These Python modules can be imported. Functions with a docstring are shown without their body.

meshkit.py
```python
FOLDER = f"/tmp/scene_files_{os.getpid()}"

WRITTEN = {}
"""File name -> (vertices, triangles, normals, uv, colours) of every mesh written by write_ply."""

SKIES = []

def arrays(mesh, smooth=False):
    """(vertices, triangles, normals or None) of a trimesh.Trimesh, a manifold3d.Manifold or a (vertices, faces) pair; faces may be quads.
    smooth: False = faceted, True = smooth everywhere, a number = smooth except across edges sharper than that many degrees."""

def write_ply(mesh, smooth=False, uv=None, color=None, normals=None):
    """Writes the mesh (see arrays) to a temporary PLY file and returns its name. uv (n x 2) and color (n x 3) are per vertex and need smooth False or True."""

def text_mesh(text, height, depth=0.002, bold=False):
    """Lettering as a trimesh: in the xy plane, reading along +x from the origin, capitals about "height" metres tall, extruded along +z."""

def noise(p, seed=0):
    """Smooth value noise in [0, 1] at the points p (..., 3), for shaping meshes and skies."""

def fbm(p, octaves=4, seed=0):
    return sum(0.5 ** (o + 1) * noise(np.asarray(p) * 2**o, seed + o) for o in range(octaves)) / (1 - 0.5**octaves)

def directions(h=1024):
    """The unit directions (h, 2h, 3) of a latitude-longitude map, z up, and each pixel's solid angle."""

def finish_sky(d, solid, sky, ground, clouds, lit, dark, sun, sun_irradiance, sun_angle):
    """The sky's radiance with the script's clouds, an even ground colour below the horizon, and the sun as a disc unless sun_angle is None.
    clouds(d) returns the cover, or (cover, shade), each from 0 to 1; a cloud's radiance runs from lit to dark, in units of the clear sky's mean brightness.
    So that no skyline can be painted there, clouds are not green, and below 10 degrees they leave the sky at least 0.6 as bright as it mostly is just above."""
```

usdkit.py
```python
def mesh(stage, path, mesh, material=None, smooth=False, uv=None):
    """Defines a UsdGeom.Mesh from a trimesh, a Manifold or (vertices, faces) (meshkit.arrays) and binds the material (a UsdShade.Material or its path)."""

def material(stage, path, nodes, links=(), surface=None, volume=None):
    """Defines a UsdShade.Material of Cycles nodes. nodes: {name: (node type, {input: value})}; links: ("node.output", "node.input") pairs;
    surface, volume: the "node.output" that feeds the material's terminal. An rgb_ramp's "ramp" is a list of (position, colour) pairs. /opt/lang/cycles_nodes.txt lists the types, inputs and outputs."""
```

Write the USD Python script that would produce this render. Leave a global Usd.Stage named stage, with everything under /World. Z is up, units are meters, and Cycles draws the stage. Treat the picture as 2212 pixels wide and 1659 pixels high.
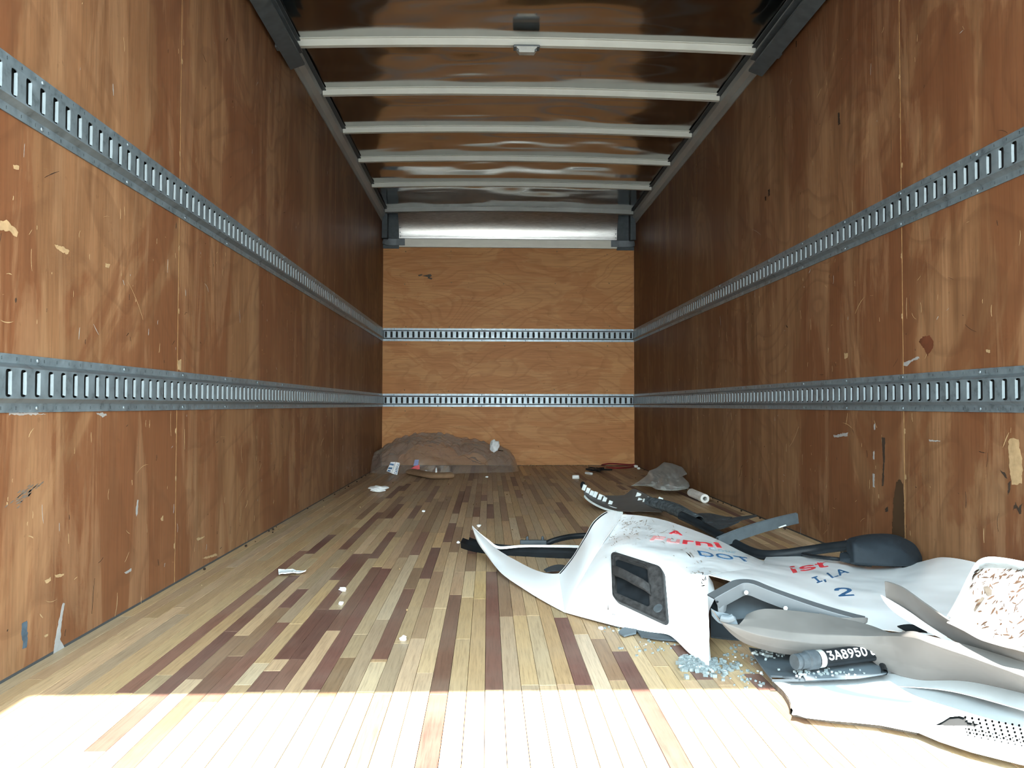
import math, random
import numpy as np, trimesh, usdkit, meshkit
import shapely.geometry as sg
from shapely import affinity
from scipy.interpolate import PchipInterpolator, LinearNDInterpolator
from pxr import Usd, UsdGeom, UsdLux, UsdShade, Gf, Sdf, Vt

stage = Usd.Stage.CreateInMemory()
UsdGeom.SetStageUpAxis(stage, 'Z'); UsdGeom.SetStageMetersPerUnit(stage, 1.0)
UsdGeom.Xform.Define(stage, '/World'); UsdGeom.Scope.Define(stage, '/World/Looks')
random.seed(7); RNG = np.random.default_rng(7)

# ------------------------------------------------------------------ camera
YAW, PITCH, ROLL, FPX, CX, CH = 0.0305, 0.0268, 0.0017, 1694.1, -0.1943, 0.5636
EXPOSURE = 3.90+5.0
_fw = np.array([math.sin(YAW)*math.cos(PITCH), math.cos(YAW)*math.cos(PITCH), math.sin(PITCH)])
_r0 = np.array([math.cos(YAW), -math.sin(YAW), 0]); _u0 = np.cross(_r0, _fw)
_rt = _r0*math.cos(ROLL)+_u0*math.sin(ROLL); _up = -_r0*math.sin(ROLL)+_u0*math.cos(ROLL)
EYE = np.array([CX, 0.0, CH])
cam = UsdGeom.Camera.Define(stage, '/World/camera')
cam.CreateHorizontalApertureAttr(36.0); cam.CreateVerticalApertureAttr(27.0)
cam.CreateFocalLengthAttr(36.0*FPX/2212); cam.CreateClippingRangeAttr(Gf.Vec2f(0.05, 500))
cam.CreateExposureAttr(EXPOSURE)
_m = np.eye(4); _m[0, :3] = _rt; _m[1, :3] = _up; _m[2, :3] = -_fw; _m[3, :3] = EYE
cam.AddTransformOp().Set(Gf.Matrix4d(_m.tolist()))

# ------------------------------------------------------------------ light: midday sun behind the truck, clear sky
SUN_TAN = 2.33           # the header at y=.66, z=2.09 throws its edge onto the floor at y=1.557
SUN_DIR = np.array([0.015, 1.0, -SUN_TAN]); SUN_DIR /= np.linalg.norm(SUN_DIR)
sun = UsdLux.DistantLight.Define(stage, '/World/sun')
sun.CreateIntensityAttr(8600.0/32); sun.CreateAngleAttr(0.53); sun.CreateColorAttr(Gf.Vec3f(1.0, 0.97, 0.90))
_z = -SUN_DIR; _x = np.cross([0, 0, 1.0], _z); _x /= np.linalg.norm(_x); _y = np.cross(_z, _x)
_m = np.eye(4); _m[0, :3] = _x; _m[1, :3] = _y; _m[2, :3] = _z
sun.AddTransformOp().Set(Gf.Matrix4d(_m.tolist()))
dome = UsdLux.DomeLight.Define(stage, '/World/sky')
dome.CreateIntensityAttr(1.0)
SKY = usdkit.material(stage, '/World/Looks/sky', {
    'tc': ('texture_coordinate', {}), 'xyz': ('separate_xyz', {}),   # clear summer sky: white haze low down, deeper blue overhead
    'r': ('rgb_ramp', {'ramp': [(0, (.95, 1.0, 1.0)), (.10, (.93, 1.0, 1.0)), (.28, (.78, .95, 1.0)), (.55, (.54, .74, .82)), (1, (.36, .54, .66))]}),
    'bg': ('background_shader', {'strength': 0.95/32})}, [('tc.generated', 'xyz.vector'), ('xyz.z', 'r.fac'), ('r.color', 'bg.color')], surface='bg.background')
UsdShade.MaterialBindingAPI.Apply(dome.GetPrim()).Bind(SKY)

# ------------------------------------------------------------------ helpers: rays of the picture, scene tree, meshes
def ray(px, py): return _fw+_rt*(px-1106)/FPX-_up*(py-829.5)/FPX
def PZ(px, py, z=0.0): d = ray(px, py); return EYE+d*(z-CH)/d[2]
def PY(px, py, y): d = ray(px, py); return EYE+d*y/d[1]
def PX(px, py, x): d = ray(px, py); return EYE+d*(x-CX)/d[0]
def proj(P):
    d = np.asarray(P)-EYE; z = d@_fw
    return np.stack([1106+FPX*(d@_rt)/z, 829.5-FPX*(d@_up)/z], -1)

_used = {}
def path(name, parent=None):
    base = str(parent.GetPath()) if parent is not None else '/World'
    n = _used.get((base, name), 0); _used[(base, name)] = n+1
    return f'{base}/{name}' + (f'_{n:03d}' if n else '')
def tag(o, label=None, cat=None, group=None, kind=None):
    for k, v in (('label', label), ('category', cat), ('group', group), ('kind', kind)):
        if v: o.SetCustomDataByKey(k, v)
    return o
def thing(name, label=None, cat=None, loc=(0, 0, 0), group=None, kind=None):
    x = UsdGeom.Xform.Define(stage, path(name)); x.AddTranslateOp().Set(Gf.Vec3d(*map(float, loc)))
    o = x.GetPrim(); o.SetCustomDataByKey('_', ''); o.ClearCustomDataByKey('_')
    ORIGIN[str(o.GetPath())] = np.array(loc, float)
    return tag(o, label, cat, group, kind)
ORIGIN = {}
def obj(name, mesh, mat, parent=None, smooth=30, label=None, cat=None, group=None, kind=None, tone=None):
    """One Mesh prim. Vertices are given in world coordinates and stored relative to the thing."""
    p = path(name, parent)
    off = np.zeros(3)
    if parent is not None:
        k = '/'.join(str(parent.GetPath()).split('/')[:3]); off = ORIGIN.get(k, off)
    if isinstance(mesh, (list, tuple)) and len(mesh) and isinstance(mesh[0], trimesh.Trimesh): mesh = cat_(mesh)
    if isinstance(mesh, trimesh.Trimesh):
        mesh = trimesh.Trimesh(np.array(mesh.vertices)-off, np.array(mesh.faces), process=False)
    u = usdkit.mesh(stage, p, mesh, M[mat] if isinstance(mat, str) else mat, smooth=smooth)
    if tone is not None:
        tone = np.atleast_2d(np.asarray(tone, np.float32))
        pv = UsdGeom.PrimvarsAPI(u).CreatePrimvar('tone', Sdf.ValueTypeNames.Color3fArray, 'uniform' if len(tone) > 1 else 'constant')
        pv.Set(Vt.Vec3fArray.FromNumpy(tone))
    return tag(u.GetPrim(), label, cat, group, kind)
def cat_(l): return trimesh.util.concatenate(list(l))
def box(x0, x1, y0, y1, z0, z1):
    b = trimesh.creation.box([abs(x1-x0), abs(y1-y0), abs(z1-z0)]); b.apply_translation([(x0+x1)/2, (y0+y1)/2, (z0+z1)/2]); return b
def spline(pts, n=40):
    pts = np.asarray(pts, float); t = np.r_[0, np.cumsum(np.linalg.norm(np.diff(pts, axis=0), axis=1))]
    return PchipInterpolator(t, pts, axis=0)(np.linspace(0, t[-1], n))
def catmull(pts, n=60):
    from scipy.interpolate import make_interp_spline
    pts = np.asarray(pts, float); t = np.r_[0, np.cumsum(np.linalg.norm(np.diff(pts, axis=0), axis=1)**.5)]
    return make_interp_spline(t, pts, k=min(3, len(pts)-1))(np.linspace(0, t[-1], n))
def sweep(profile, pts, up=(0, 0, 1), closed=True, cap=True, scale=None):
    """profile: (k,2) in (side, up) metres swept along pts."""
    pts = np.asarray(pts, float); profile = np.asarray(profile, float); k = len(profile); V = []
    tg = np.gradient(pts, axis=0); tg /= np.linalg.norm(tg, axis=1, keepdims=True)
    upv = np.asarray(up, float)
    for i, (p, t) in enumerate(zip(pts, tg)):
        s = np.cross(t, upv); s /= np.linalg.norm(s); u = np.cross(s, t); c = 1 if scale is None else scale[i]
        V.append(p+c*(profile[:, :1]*s+profile[:, 1:]*u))
    V = np.vstack(V); Fc = []
    for i in range(len(pts)-1):
        for j in range(k if closed else k-1):
            a, b = i*k+j, i*k+(j+1) % k; Fc += [[a, b, b+k], [a, b+k, a+k]]
    m = trimesh.Trimesh(V, Fc, process=False)
    if cap and closed:
        poly = sg.Polygon(profile)
        try: cv, cf = trimesh.creation.triangulate_polygon(poly, engine='earcut')
        except Exception: cv, cf = None, None
        if cv is not None and len(cv) == k:
            from scipy.spatial import cKDTree
            ix = cKDTree(profile).query(cv)[1]
            f0 = ix[cf]; n = len(pts)
            m = trimesh.Trimesh(V, np.vstack([Fc, f0[:, ::-1], f0+(n-1)*k]), process=False)
    m.fix_normals()
    return m
def circle(r, n=12): a = np.linspace(0, 2*np.pi, n, endpoint=False); return np.c_[np.cos(a), np.sin(a)]*r
def tube(pts, r, n=12, scale=None): return sweep(circle(r, n), pts, up=(0.03, 0.05, 1), scale=scale)
def solid(P, th, n=None):
    """Grid of points (r,c,3) -> closed sheet of thickness th behind the surface."""
    r, c, _ = P.shape
    du = np.gradient(P, axis=1); dv = np.gradient(P, axis=0)
    N = np.cross(du, dv); N /= np.maximum(np.linalg.norm(N, axis=2, keepdims=True), 1e-9)
    if np.mean(N[..., 1]*1+0*N[..., 2]) > 0 and n is None: N = -N
    Q = P-N*th
    V = np.vstack([P.reshape(-1, 3), Q.reshape(-1, 3)]); o = r*c; Fc = []
    g = np.arange(o).reshape(r, c)
    a, b, cc, d = g[:-1, :-1].ravel(), g[:-1, 1:].ravel(), g[1:, 1:].ravel(), g[1:, :-1].ravel()
    top = np.vstack([np.c_[a, b, cc], np.c_[a, cc, d]]); bot = top[:, ::-1]+o
    rim = np.r_[g[0], g[1:, -1], g[-1, -2::-1], g[-2:0:-1, 0]]; nx = np.roll(rim, -1)
    side = np.vstack([np.c_[rim, rim+o, nx+o], np.c_[rim, nx+o, nx]])
    m = trimesh.Trimesh(V, np.vstack([top, bot, side]), process=False); m.fix_normals()
    return m
class Patch:
    """A sheet traced as a grid of (px, py, distance) and stood up at that distance."""
    def __init__(self, grid, nu=60, nv=40, bump=0, seed=0, freq=9, zmin=0.004, lin=False):
        G = np.array([[PY(*g) for g in row] for row in grid])
        G[..., 2] = np.maximum(G[..., 2], zmin)
        r, c, _ = G.shape
        self.u0, self.v0 = np.linspace(0, 1, c), np.linspace(0, 1, r)
        a = PchipInterpolator(self.u0, G, axis=1)(np.linspace(0, 1, nu))
        P = PchipInterpolator(self.v0, a, axis=0)(np.linspace(0, 1, nv))
        if lin: q = np.linspace(0, r-1, nv); k = np.minimum(q.astype(int), r-2); f = (q-k)[:, None, None]; P = .75*(a[k]*(1-f)+a[k+1]*f)+.25*P
        if bump:
            w = (meshkit.fbm(P*freq, 3, seed)-.5)*bump
            e = np.minimum(1, 6*np.minimum.outer(np.minimum(np.linspace(0, 1, nv), 1-np.linspace(0, 1, nv)), np.ones(nu)))
            P = P+(w*e)[..., None]*np.array([0.2, -.6, .8]); P[..., 2] = np.maximum(P[..., 2], zmin)
        self.P = P
        du, dv = np.gradient(P, axis=1), np.gradient(P, axis=0)
        N = np.cross(du, dv); N /= np.maximum(np.linalg.norm(N, axis=2, keepdims=True), 1e-9)
        s = np.sign(np.sum(N*(EYE-P), axis=2, keepdims=True)); self.N = N*s
        self._i = None
    def mesh(self, th=0.0015):
        return solid(self.P, th)
    def on(self, pxy, lift=0.0):
        if self._i is None:
            self._i = LinearNDInterpolator(proj(self.P.reshape(-1, 3)), np.hstack([self.P, self.N], ).reshape(-1, 6) if False else np.concatenate([self.P, self.N], 2).reshape(-1, 6))
        q = self._i(np.atleast_2d(pxy)); q = np.nan_to_num(q)
        n = q[:, 3:]; n = n/np.maximum(np.linalg.norm(n, axis=1, keepdims=True), 1e-9)
        return q[:, :3]+n*lift
def fine(m, e):
    v, f = trimesh.remesh.subdivide_to_size(m.vertices, m.faces, e, max_iter=12); return trimesh.Trimesh(v, f, process=False)
def decal(patch, text, quad, bold=True, lift=0.0016):
    """Lettering laid on a sheet: quad = picture points of the text's lower left, lower right, upper right, upper left."""
    t = meshkit.text_mesh(text, 1.0, depth=0.01, bold=bold)
    b = t.bounds; t = fine(t, 0.22)
    s = (t.vertices[:, 0]-b[0, 0])/(b[1, 0]-b[0, 0]); w = (t.vertices[:, 1]-b[0, 1])/(b[1, 1]-b[0, 1])
    q = np.asarray(quad, float)
    xy = (1-s)[:, None]*((1-w)[:, None]*q[0]+w[:, None]*q[3])+s[:, None]*((1-w)[:, None]*q[1]+w[:, None]*q[2])
    top = t.vertices[:, 2] > .005
    V = np.where(top[:, None], patch.on(xy, lift), patch.on(xy, lift*.4))
    ok = np.all(np.linalg.norm(V[t.faces], axis=2) > .5, axis=1)
    m = trimesh.Trimesh(V, t.faces[ok], process=False); m.remove_unreferenced_vertices(); return m
def ball(p, r, sub=1, sc=(1, 1, 1), seed=None, amp=.25):
    s = trimesh.creation.icosphere(sub, 1.0); v = np.array(s.vertices)
    if seed is not None: v *= (1+amp*(meshkit.fbm(v*1.7+seed*3.1, 2, seed)-.5)*2)[:, None]
    return trimesh.Trimesh(v*np.asarray(sc)*r+np.asarray(p), s.faces, process=False)
def rbox(size, r=.003, seg=3):
    """Rounded box centred at the origin (hull of spheres)."""
    h = np.asarray(size)/2-r; s = trimesh.creation.icosphere(1, r); pts = []
    for i in (-1, 1):
        for j in (-1, 1):
            for k in (-1, 1): pts.append(s.vertices+h*[i, j, k])
    return trimesh.convex.convex_hull(np.vstack(pts))
def frame(m, o, ex, ey, ez):
    T = np.eye(4); T[:3, 0], T[:3, 1], T[:3, 2], T[:3, 3] = ex, ey, ez, o; m = m.copy(); m.apply_transform(T); return m
def unit(v): v = np.asarray(v, float); return v/np.linalg.norm(v)

# ------------------------------------------------------------------ materials
M = {}
def mat(name, nodes, links, surface='p.BSDF'):
    M[name] = usdkit.material(stage, f'/World/Looks/{name}', nodes, links, surface=surface); return M[name]
def plain(name, col, rough=.5, metal=0., var=.12, scale=14., rough_var=.08, bump=0., bscale=60., coat=0., spec=.5, stretch=(1, 1, 1)):
    a = tuple(np.clip(np.array(col)*(1-var), 0, 1)); b = tuple(np.clip(np.array(col)*(1+var), 0, 1))
    nodes = {'g': ('geometry', {}), 'mp': ('mapping', {'scale': stretch}), 'n': ('noise_texture', {'scale': scale, 'detail': 5., 'roughness': .6}),
             'r': ('rgb_ramp', {'ramp': [(.3, a), (.7, b)]}), 'rr': ('map_range', {'from_min': .3, 'from_max': .7, 'to_min': rough-rough_var, 'to_max': rough+rough_var, 'clamp': True}),
             'p': ('principled_bsdf', {'metallic': metal, 'coat_weight': coat, 'coat_roughness': .08, 'specular_ior_level': spec})}
    links = [('g.position', 'mp.vector'), ('mp.vector', 'n.vector'), ('n.fac', 'r.fac'), ('r.color', 'p.base_color'), ('n.fac', 'rr.value'), ('rr.result', 'p.roughness')]
    if bump:
        nodes['n2'] = ('noise_texture', {'scale': bscale, 'detail': 3.}); nodes['b'] = ('bump', {'strength': .6, 'distance': bump})
        links += [('mp.vector', 'n2.vector'), ('n2.fac', 'b.height'), ('b.normal', 'p.normal')]
    return mat(name, nodes, links)

def plywood(name, axis, cols, red, line):
    """Rotary-cut veneer: streaks along `axis` ('z' on the side walls, 'x' on the front wall)."""
    if axis == 'z': s1, s2, s3, s4 = (1, 5.5, .5), (1, 1.1, .55), (1, 95, 4), (1, .9, 1.0)
    else: s1, s2, s3, s4 = (.7, 1, 4.5), (1.1, 1, 2.6), (4, 1, 110), (.55, 1, 1.5)
    N = {'g': ('geometry', {}),
         'm1': ('mapping', {'scale': s1}), 'n1': ('noise_texture', {'scale': 1.6, 'detail': 6., 'roughness': .62, 'distortion': .5}),
         'r1': ('rgb_ramp', {'ramp': [(.25, cols[0]), (.45, cols[1]), (.62, cols[2]), (.8, cols[3])]}),
         'm2': ('mapping', {'scale': s2}), 'n2': ('noise_texture', {'scale': 1.5, 'detail': 5., 'roughness': .6, 'distortion': 1.2}),
         'r2': ('rgb_ramp', {'ramp': [(.47, (0, 0, 0)), (.51, (.65, .65, .65)), (.60, (.85, .85, .85))]}),
         'x2': ('mix_color', {'blend_type': 'mix', 'b': red}),
         'm3': ('mapping', {'scale': s3}), 'n3': ('noise_texture', {'scale': 1.0, 'detail': 4., 'roughness': .7}),
         'r3': ('rgb_ramp', {'ramp': [(.25, (.66, .65, .64)), (.5, (1, 1, 1)), (.75, (1.16, 1.16, 1.16))]}),
         'x3': ('mix_color', {'blend_type': 'multiply', 'fac': .75, 'use_clamp_result': False}),
         'm4': ('mapping', {'scale': s4}), 'n4': ('noise_texture', {'scale': 1.3, 'detail': 2.5, 'roughness': .45, 'distortion': .7}),
         'k4': ('math', {'math_type': 'multiply', 'value2': 17.0 if axis == 'x' else 13.0}), 'f4': ('math', {'math_type': 'fraction'}),
         'r4': ('rgb_ramp', {'ramp': [(0, (0, 0, 0)), (.62, (0, 0, 0)), (.9, (1, 1, 1)), (.97, (.6, .6, .6)), (1, (0, 0, 0))]}),
         'w4': ('math', {'math_type': 'multiply', 'value2': .34 if axis == 'x' else .26}), 'x4': ('mix_color', {'blend_type': 'mix', 'b': line}),
         'n5': ('noise_texture', {'scale': 38., 'detail': 3., 'roughness': .7}),
         'r5': ('rgb_ramp', {'ramp': [(.66, (0, 0, 0)), (.73, (1, 1, 1))]}), 'w5': ('math', {'math_type': 'multiply', 'value2': .35}),
         'x5': ('mix_color', {'blend_type': 'mix', 'b': (.075, .035, .016)}),
         'm6': ('mapping', {'scale': (1, 4.5, .55) if axis == 'z' else (.6, 1, 3), 'location': (3., 7., 1.)}), 'n6': ('noise_texture', {'scale': 1.2, 'detail': 6., 'roughness': .68, 'distortion': .8}),
         'r6': ('rgb_ramp', {'ramp': [(.53, (0, 0, 0)), (.58, (.5, .5, .5)), (.72, (.8, .8, .8))]}), 'w6': ('math', {'math_type': 'multiply', 'value2': .55 if axis == 'z' else .25}), 'x6': ('mix_color', {'blend_type': 'mix', 'b': cols[3]}),
         'b': ('bump', {'strength': .25, 'distance': .0006}), 'p': ('principled_bsdf', {'roughness': .52, 'specular_ior_level': .2})}
    Lk = [('g.position', f'm{k}.vector') for k in (1, 2, 3, 4)]+[(f'm{k}.vector', f'n{k}.vector') for k in (1, 2, 3, 4)]+[
        ('g.position', 'n5.vector'), ('n1.fac', 'r1.fac'), ('n2.fac', 'r2.fac'), ('r2.color', 'x2.fac'), ('r1.color', 'x2.a'), ('g.position', 'm6.vector'), ('m6.vector', 'n6.vector'), ('n6.fac', 'r6.fac'), ('r6.color', 'w6.value1'), ('w6.value', 'x6.fac'), ('x2.result', 'x6.a'), ('x6.result', 'x3.a'), ('n3.fac', 'r3.fac'), ('r3.color', 'x3.b'),
        ('n4.fac', 'k4.value1'), ('k4.value', 'f4.value1'), ('f4.value', 'r4.fac'), ('r4.color', 'w4.value1'), ('w4.value', 'x4.fac'), ('x3.result', 'x4.a'),
        ('n5.fac', 'r5.fac'), ('r5.color', 'w5.value1'), ('w5.value', 'x5.fac'), ('x4.result', 'x5.a'), ('x5.result', 'p.base_color'), ('n3.fac', 'b.height'), ('b.normal', 'p.normal')]
    return mat(name, N, Lk)
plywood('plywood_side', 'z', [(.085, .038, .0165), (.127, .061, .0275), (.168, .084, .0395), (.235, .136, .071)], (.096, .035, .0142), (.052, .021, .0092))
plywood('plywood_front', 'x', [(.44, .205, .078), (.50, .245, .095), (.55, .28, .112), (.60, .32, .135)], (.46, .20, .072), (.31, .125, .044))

mat('floor_wood', {'at': ('attribute', {'attribute': 'tone'}), 'g': ('geometry', {}), 'mp': ('mapping', {'scale': (230, 9, 1)}),
    'sh': ('vector_math', {'math_type': 'multiply_add', 'vector2': (37., 91., 53.)}),
    'n': ('noise_texture', {'scale': 1.0, 'detail': 6., 'roughness': .72, 'distortion': .2}),
    'r': ('rgb_ramp', {'ramp': [(.25, (.50, .47, .44)), (.5, (1, 1, 1)), (.75, (1.24, 1.24, 1.22))]}), 'x': ('mix_color', {'blend_type': 'multiply', 'fac': .85, 'use_clamp_result': False}),
    'n2': ('noise_texture', {'scale': 2.6, 'detail': 4., 'roughness': .6}), 'r2': ('rgb_ramp', {'ramp': [(.4, (0, 0, 0)), (.75, (1, 1, 1))]}),
    'w2': ('math', {'math_type': 'multiply', 'value2': .22}), 'x2': ('mix_color', {'blend_type': 'mix', 'b': (.36, .31, .24)}),
    'p': ('principled_bsdf', {'roughness': .46, 'specular_ior_level': .3}), 'b': ('bump', {'strength': .3, 'distance': .0006})},
    [('at.color', 'sh.vector1'), ('g.position', 'mp.vector'), ('mp.vector', 'sh.vector3'), ('sh.vector', 'n.vector'), ('n.fac', 'r.fac'), ('at.color', 'x.a'), ('r.color', 'x.b'),
     ('g.position', 'n2.vector'), ('n2.fac', 'r2.fac'), ('r2.color', 'w2.value1'), ('w2.value', 'x2.fac'), ('x.result', 'x2.a'), ('x2.result', 'p.base_color'), ('n.fac', 'b.height'), ('b.normal', 'p.normal')])
plain('galvanized', (.205, .25, .275), .4, .82, .2, 30, .1)
plain('lip_steel', (.20, .24, .26), .55, .2, .1, 30)
plain('galvanized_dark', (.13, .15, .165), .5, .6, .2, 20, .1)
plain('roof_aluminium', (.42, .425, .415), .13, 1., .05, 5, .03)
plain('cap_aluminium', (.62, .62, .61), .33, 1., .05, 18, .05, stretch=(1, 1, 30))
plain('bow_paint', (.50, .51, .47), .55, .0, .05, 8)
plain('bar_aluminium', (.66, .65, .58), .5, .3, .08, 6, stretch=(1, 1, 4))
plain('dark_steel', (.075, .09, .10), 0.55, .4, .25, 20, spec=0.3)
plain('cove_aluminium', (.30, .31, .30), .5, .5, .12, 6)
plain('joint_black', (.02, .02, .02), .8)
plain('joint_pale', (.30, .18, .08), 0.8, var=.3, scale=30, spec=0.1)
plain('chip_pale', (.27, .18, .095), 0.8, var=.2, scale=40, spec=0.1)
plain('chip_dark', (.03, .02, .014), 0.7, var=.3, scale=30, spec=0.1)
plain('scuff_grey', (.10, .085, .07), 0.8, var=.3, scale=60, spec=0.1)
plain('scuff_blue', (.045, .062, .078), 0.8, var=.3, scale=50, spec=0.1)
plain('mark_white', (.22, .21, .20), 0.7, var=.12, scale=40, spec=0.1)
plain('subfloor', (.05, .035, .025), .8)
plain('asphalt', (.28, .27, .26), .9, var=.15, scale=3)
plain('outer_white', (.75, .75, .75), .5)
plain('lens_grey', (.30, .31, .29), .3)
def paint(name, dirt, thr, cols=(.80, .81, .82), coat=.6):
    return mat(name, {'g': ('geometry', {}), 'n': ('noise_texture', {'scale': 7., 'detail': 7., 'roughness': .72, 'distortion': .6}), 'n2': ('noise_texture', {'scale': 45., 'detail': 4., 'roughness': .7}),
        'ad': ('math', {'math_type': 'multiply_add', 'value2': .45}), 'r': ('rgb_ramp', {'ramp': [(thr, (0, 0, 0)), (thr+.12, (1, 1, 1))]}), 'w': ('math', {'math_type': 'multiply', 'value2': .5}),
        'x': ('mix_color', {'blend_type': 'mix', 'a': cols, 'b': dirt}), 'p': ('principled_bsdf', {'roughness': .28, 'coat_weight': coat, 'coat_roughness': .1})},
        [('g.position', 'n.vector'), ('g.position', 'n2.vector'), ('n2.fac', 'ad.value1'), ('n.fac', 'ad.value3'), ('ad.value', 'r.fac'), ('r.color', 'w.value1'), ('w.value', 'x.fac'), ('x.result', 'p.base_color')])
paint('white_paint', (.42, .37, .31), .86)
paint('white_paint_clean', (.62, .60, .57), .99)
paint('scraped_paint', (.13, .08, .05), .68, (.40, .385, .36), .0)
plain('red_vinyl', (.62, .035, .05), .4)
plain('faded_red', (.72, .30, .30), .5)
plain('blue_vinyl', (.02, .10, .22), .4)
plain('faded_blue', (.25, .33, .38), .5)
plain('trim_grey', (.105, .098, .092), 0.55, var=.08, scale=20, spec=0.2)
plain('trim_blue_grey', (.10, .12, .135), 0.5, var=.08, scale=20, spec=0.2)
plain('plate_grey', (.05, .06, .068), 0.55, var=.12, scale=20, spec=0.15)
plain('bracket_grey', (.10, .108, .115), 0.5, .25, .06, 20, spec=0.25)
plain('black_plastic', (.010, .012, .014), 0.5, var=.3, scale=30, spec=0.12)
plain('mirror_plastic', (.016, .021, .026), 0.6, var=.15, scale=60, bump=.0006, bscale=400, spec=0.12)
plain('handle_plastic', (.030, .029, .029), 0.5, var=.45, scale=70, spec=0.15)
plain('rubber', (.009, .011, .013), 0.45, var=.3, scale=20, spec=0.15)
plain('dusty_rubber', (.07, .082, .09), 0.8, var=.6, scale=55, bump=.003, bscale=70, spec=0.1)
plain('dark_film', (.05, .06, .068), 0.5, var=.3, scale=40, spec=0.15)
plain('strip_grey', (.075, .09, .10), 0.6, var=.12, scale=40, spec=0.15)
plain('clip_white', (.62, .68, .68), .5)
plain('cardboard', (.27, .17, .10), 0.8, var=.15, scale=30, spec=0.1)
plain('white_plastic', (.72, .74, .74), .45)
plain('sheet_white', (.40, .415, .42), .5, var=.05, spec=.2)
plain('tube_white', (.68, .67, .64), .5)
plain('wire_red', (.20, .02, .02), .5)
plain('paper', (.74, .77, .78), .7)
plain('strap_black', (.03, .03, .035), .8)
def film(name, tint, clear, haze_rough=.25):
    return mat(name, {'t': ('transparent_bsdf', {'color': (.95, .95, .94)}), 'd': ('diffuse_bsdf', {'color': tint}), 'tr': ('translucent_bsdf', {'color': tint}), 'gl': ('glossy_bsdf', {'color': (.95, .95, .95), 'roughness': haze_rough, 'distribution': 'ggx'}),
        'm1': ('mix_closure', {'fac': .45}), 'lw': ('layer_weight', {'blend': .22}), 'fr': ('math', {'math_type': 'multiply_add', 'value2': .5, 'value3': .04}), 'm2': ('mix_closure', {}), 'm3': ('mix_closure', {'fac': clear})},
        [('d.BSDF', 'm1.closure1'), ('tr.BSDF', 'm1.closure2'), ('m1.closure', 'm3.closure1'), ('t.BSDF', 'm3.closure2'), ('m3.closure', 'm2.closure1'), ('gl.BSDF', 'm2.closure2'), ('lw.facing', 'fr.value1'), ('fr.value', 'm2.fac')], surface='m2.closure')
film('clear_film', (.52, .50, .47), .74, .07)
film('milky_film', (.55, .57, .55), .20, .25)
mat('glass_crumb', {'p': ('principled_bsdf', {'base_color': (.30, .345, .35), 'roughness': .15, 'transmission_weight': .4, 'ior': 1.45})}, [])

# ================================================================== THE SETTING
L, R, D, Y0 = -1.175, 1.175, 7.31, 0.72
WT = 2.265                          # top of the plywood lining
SEAM_L, SEAM_R = [2.505, 5.02], [2.545, 5.09]

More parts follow.
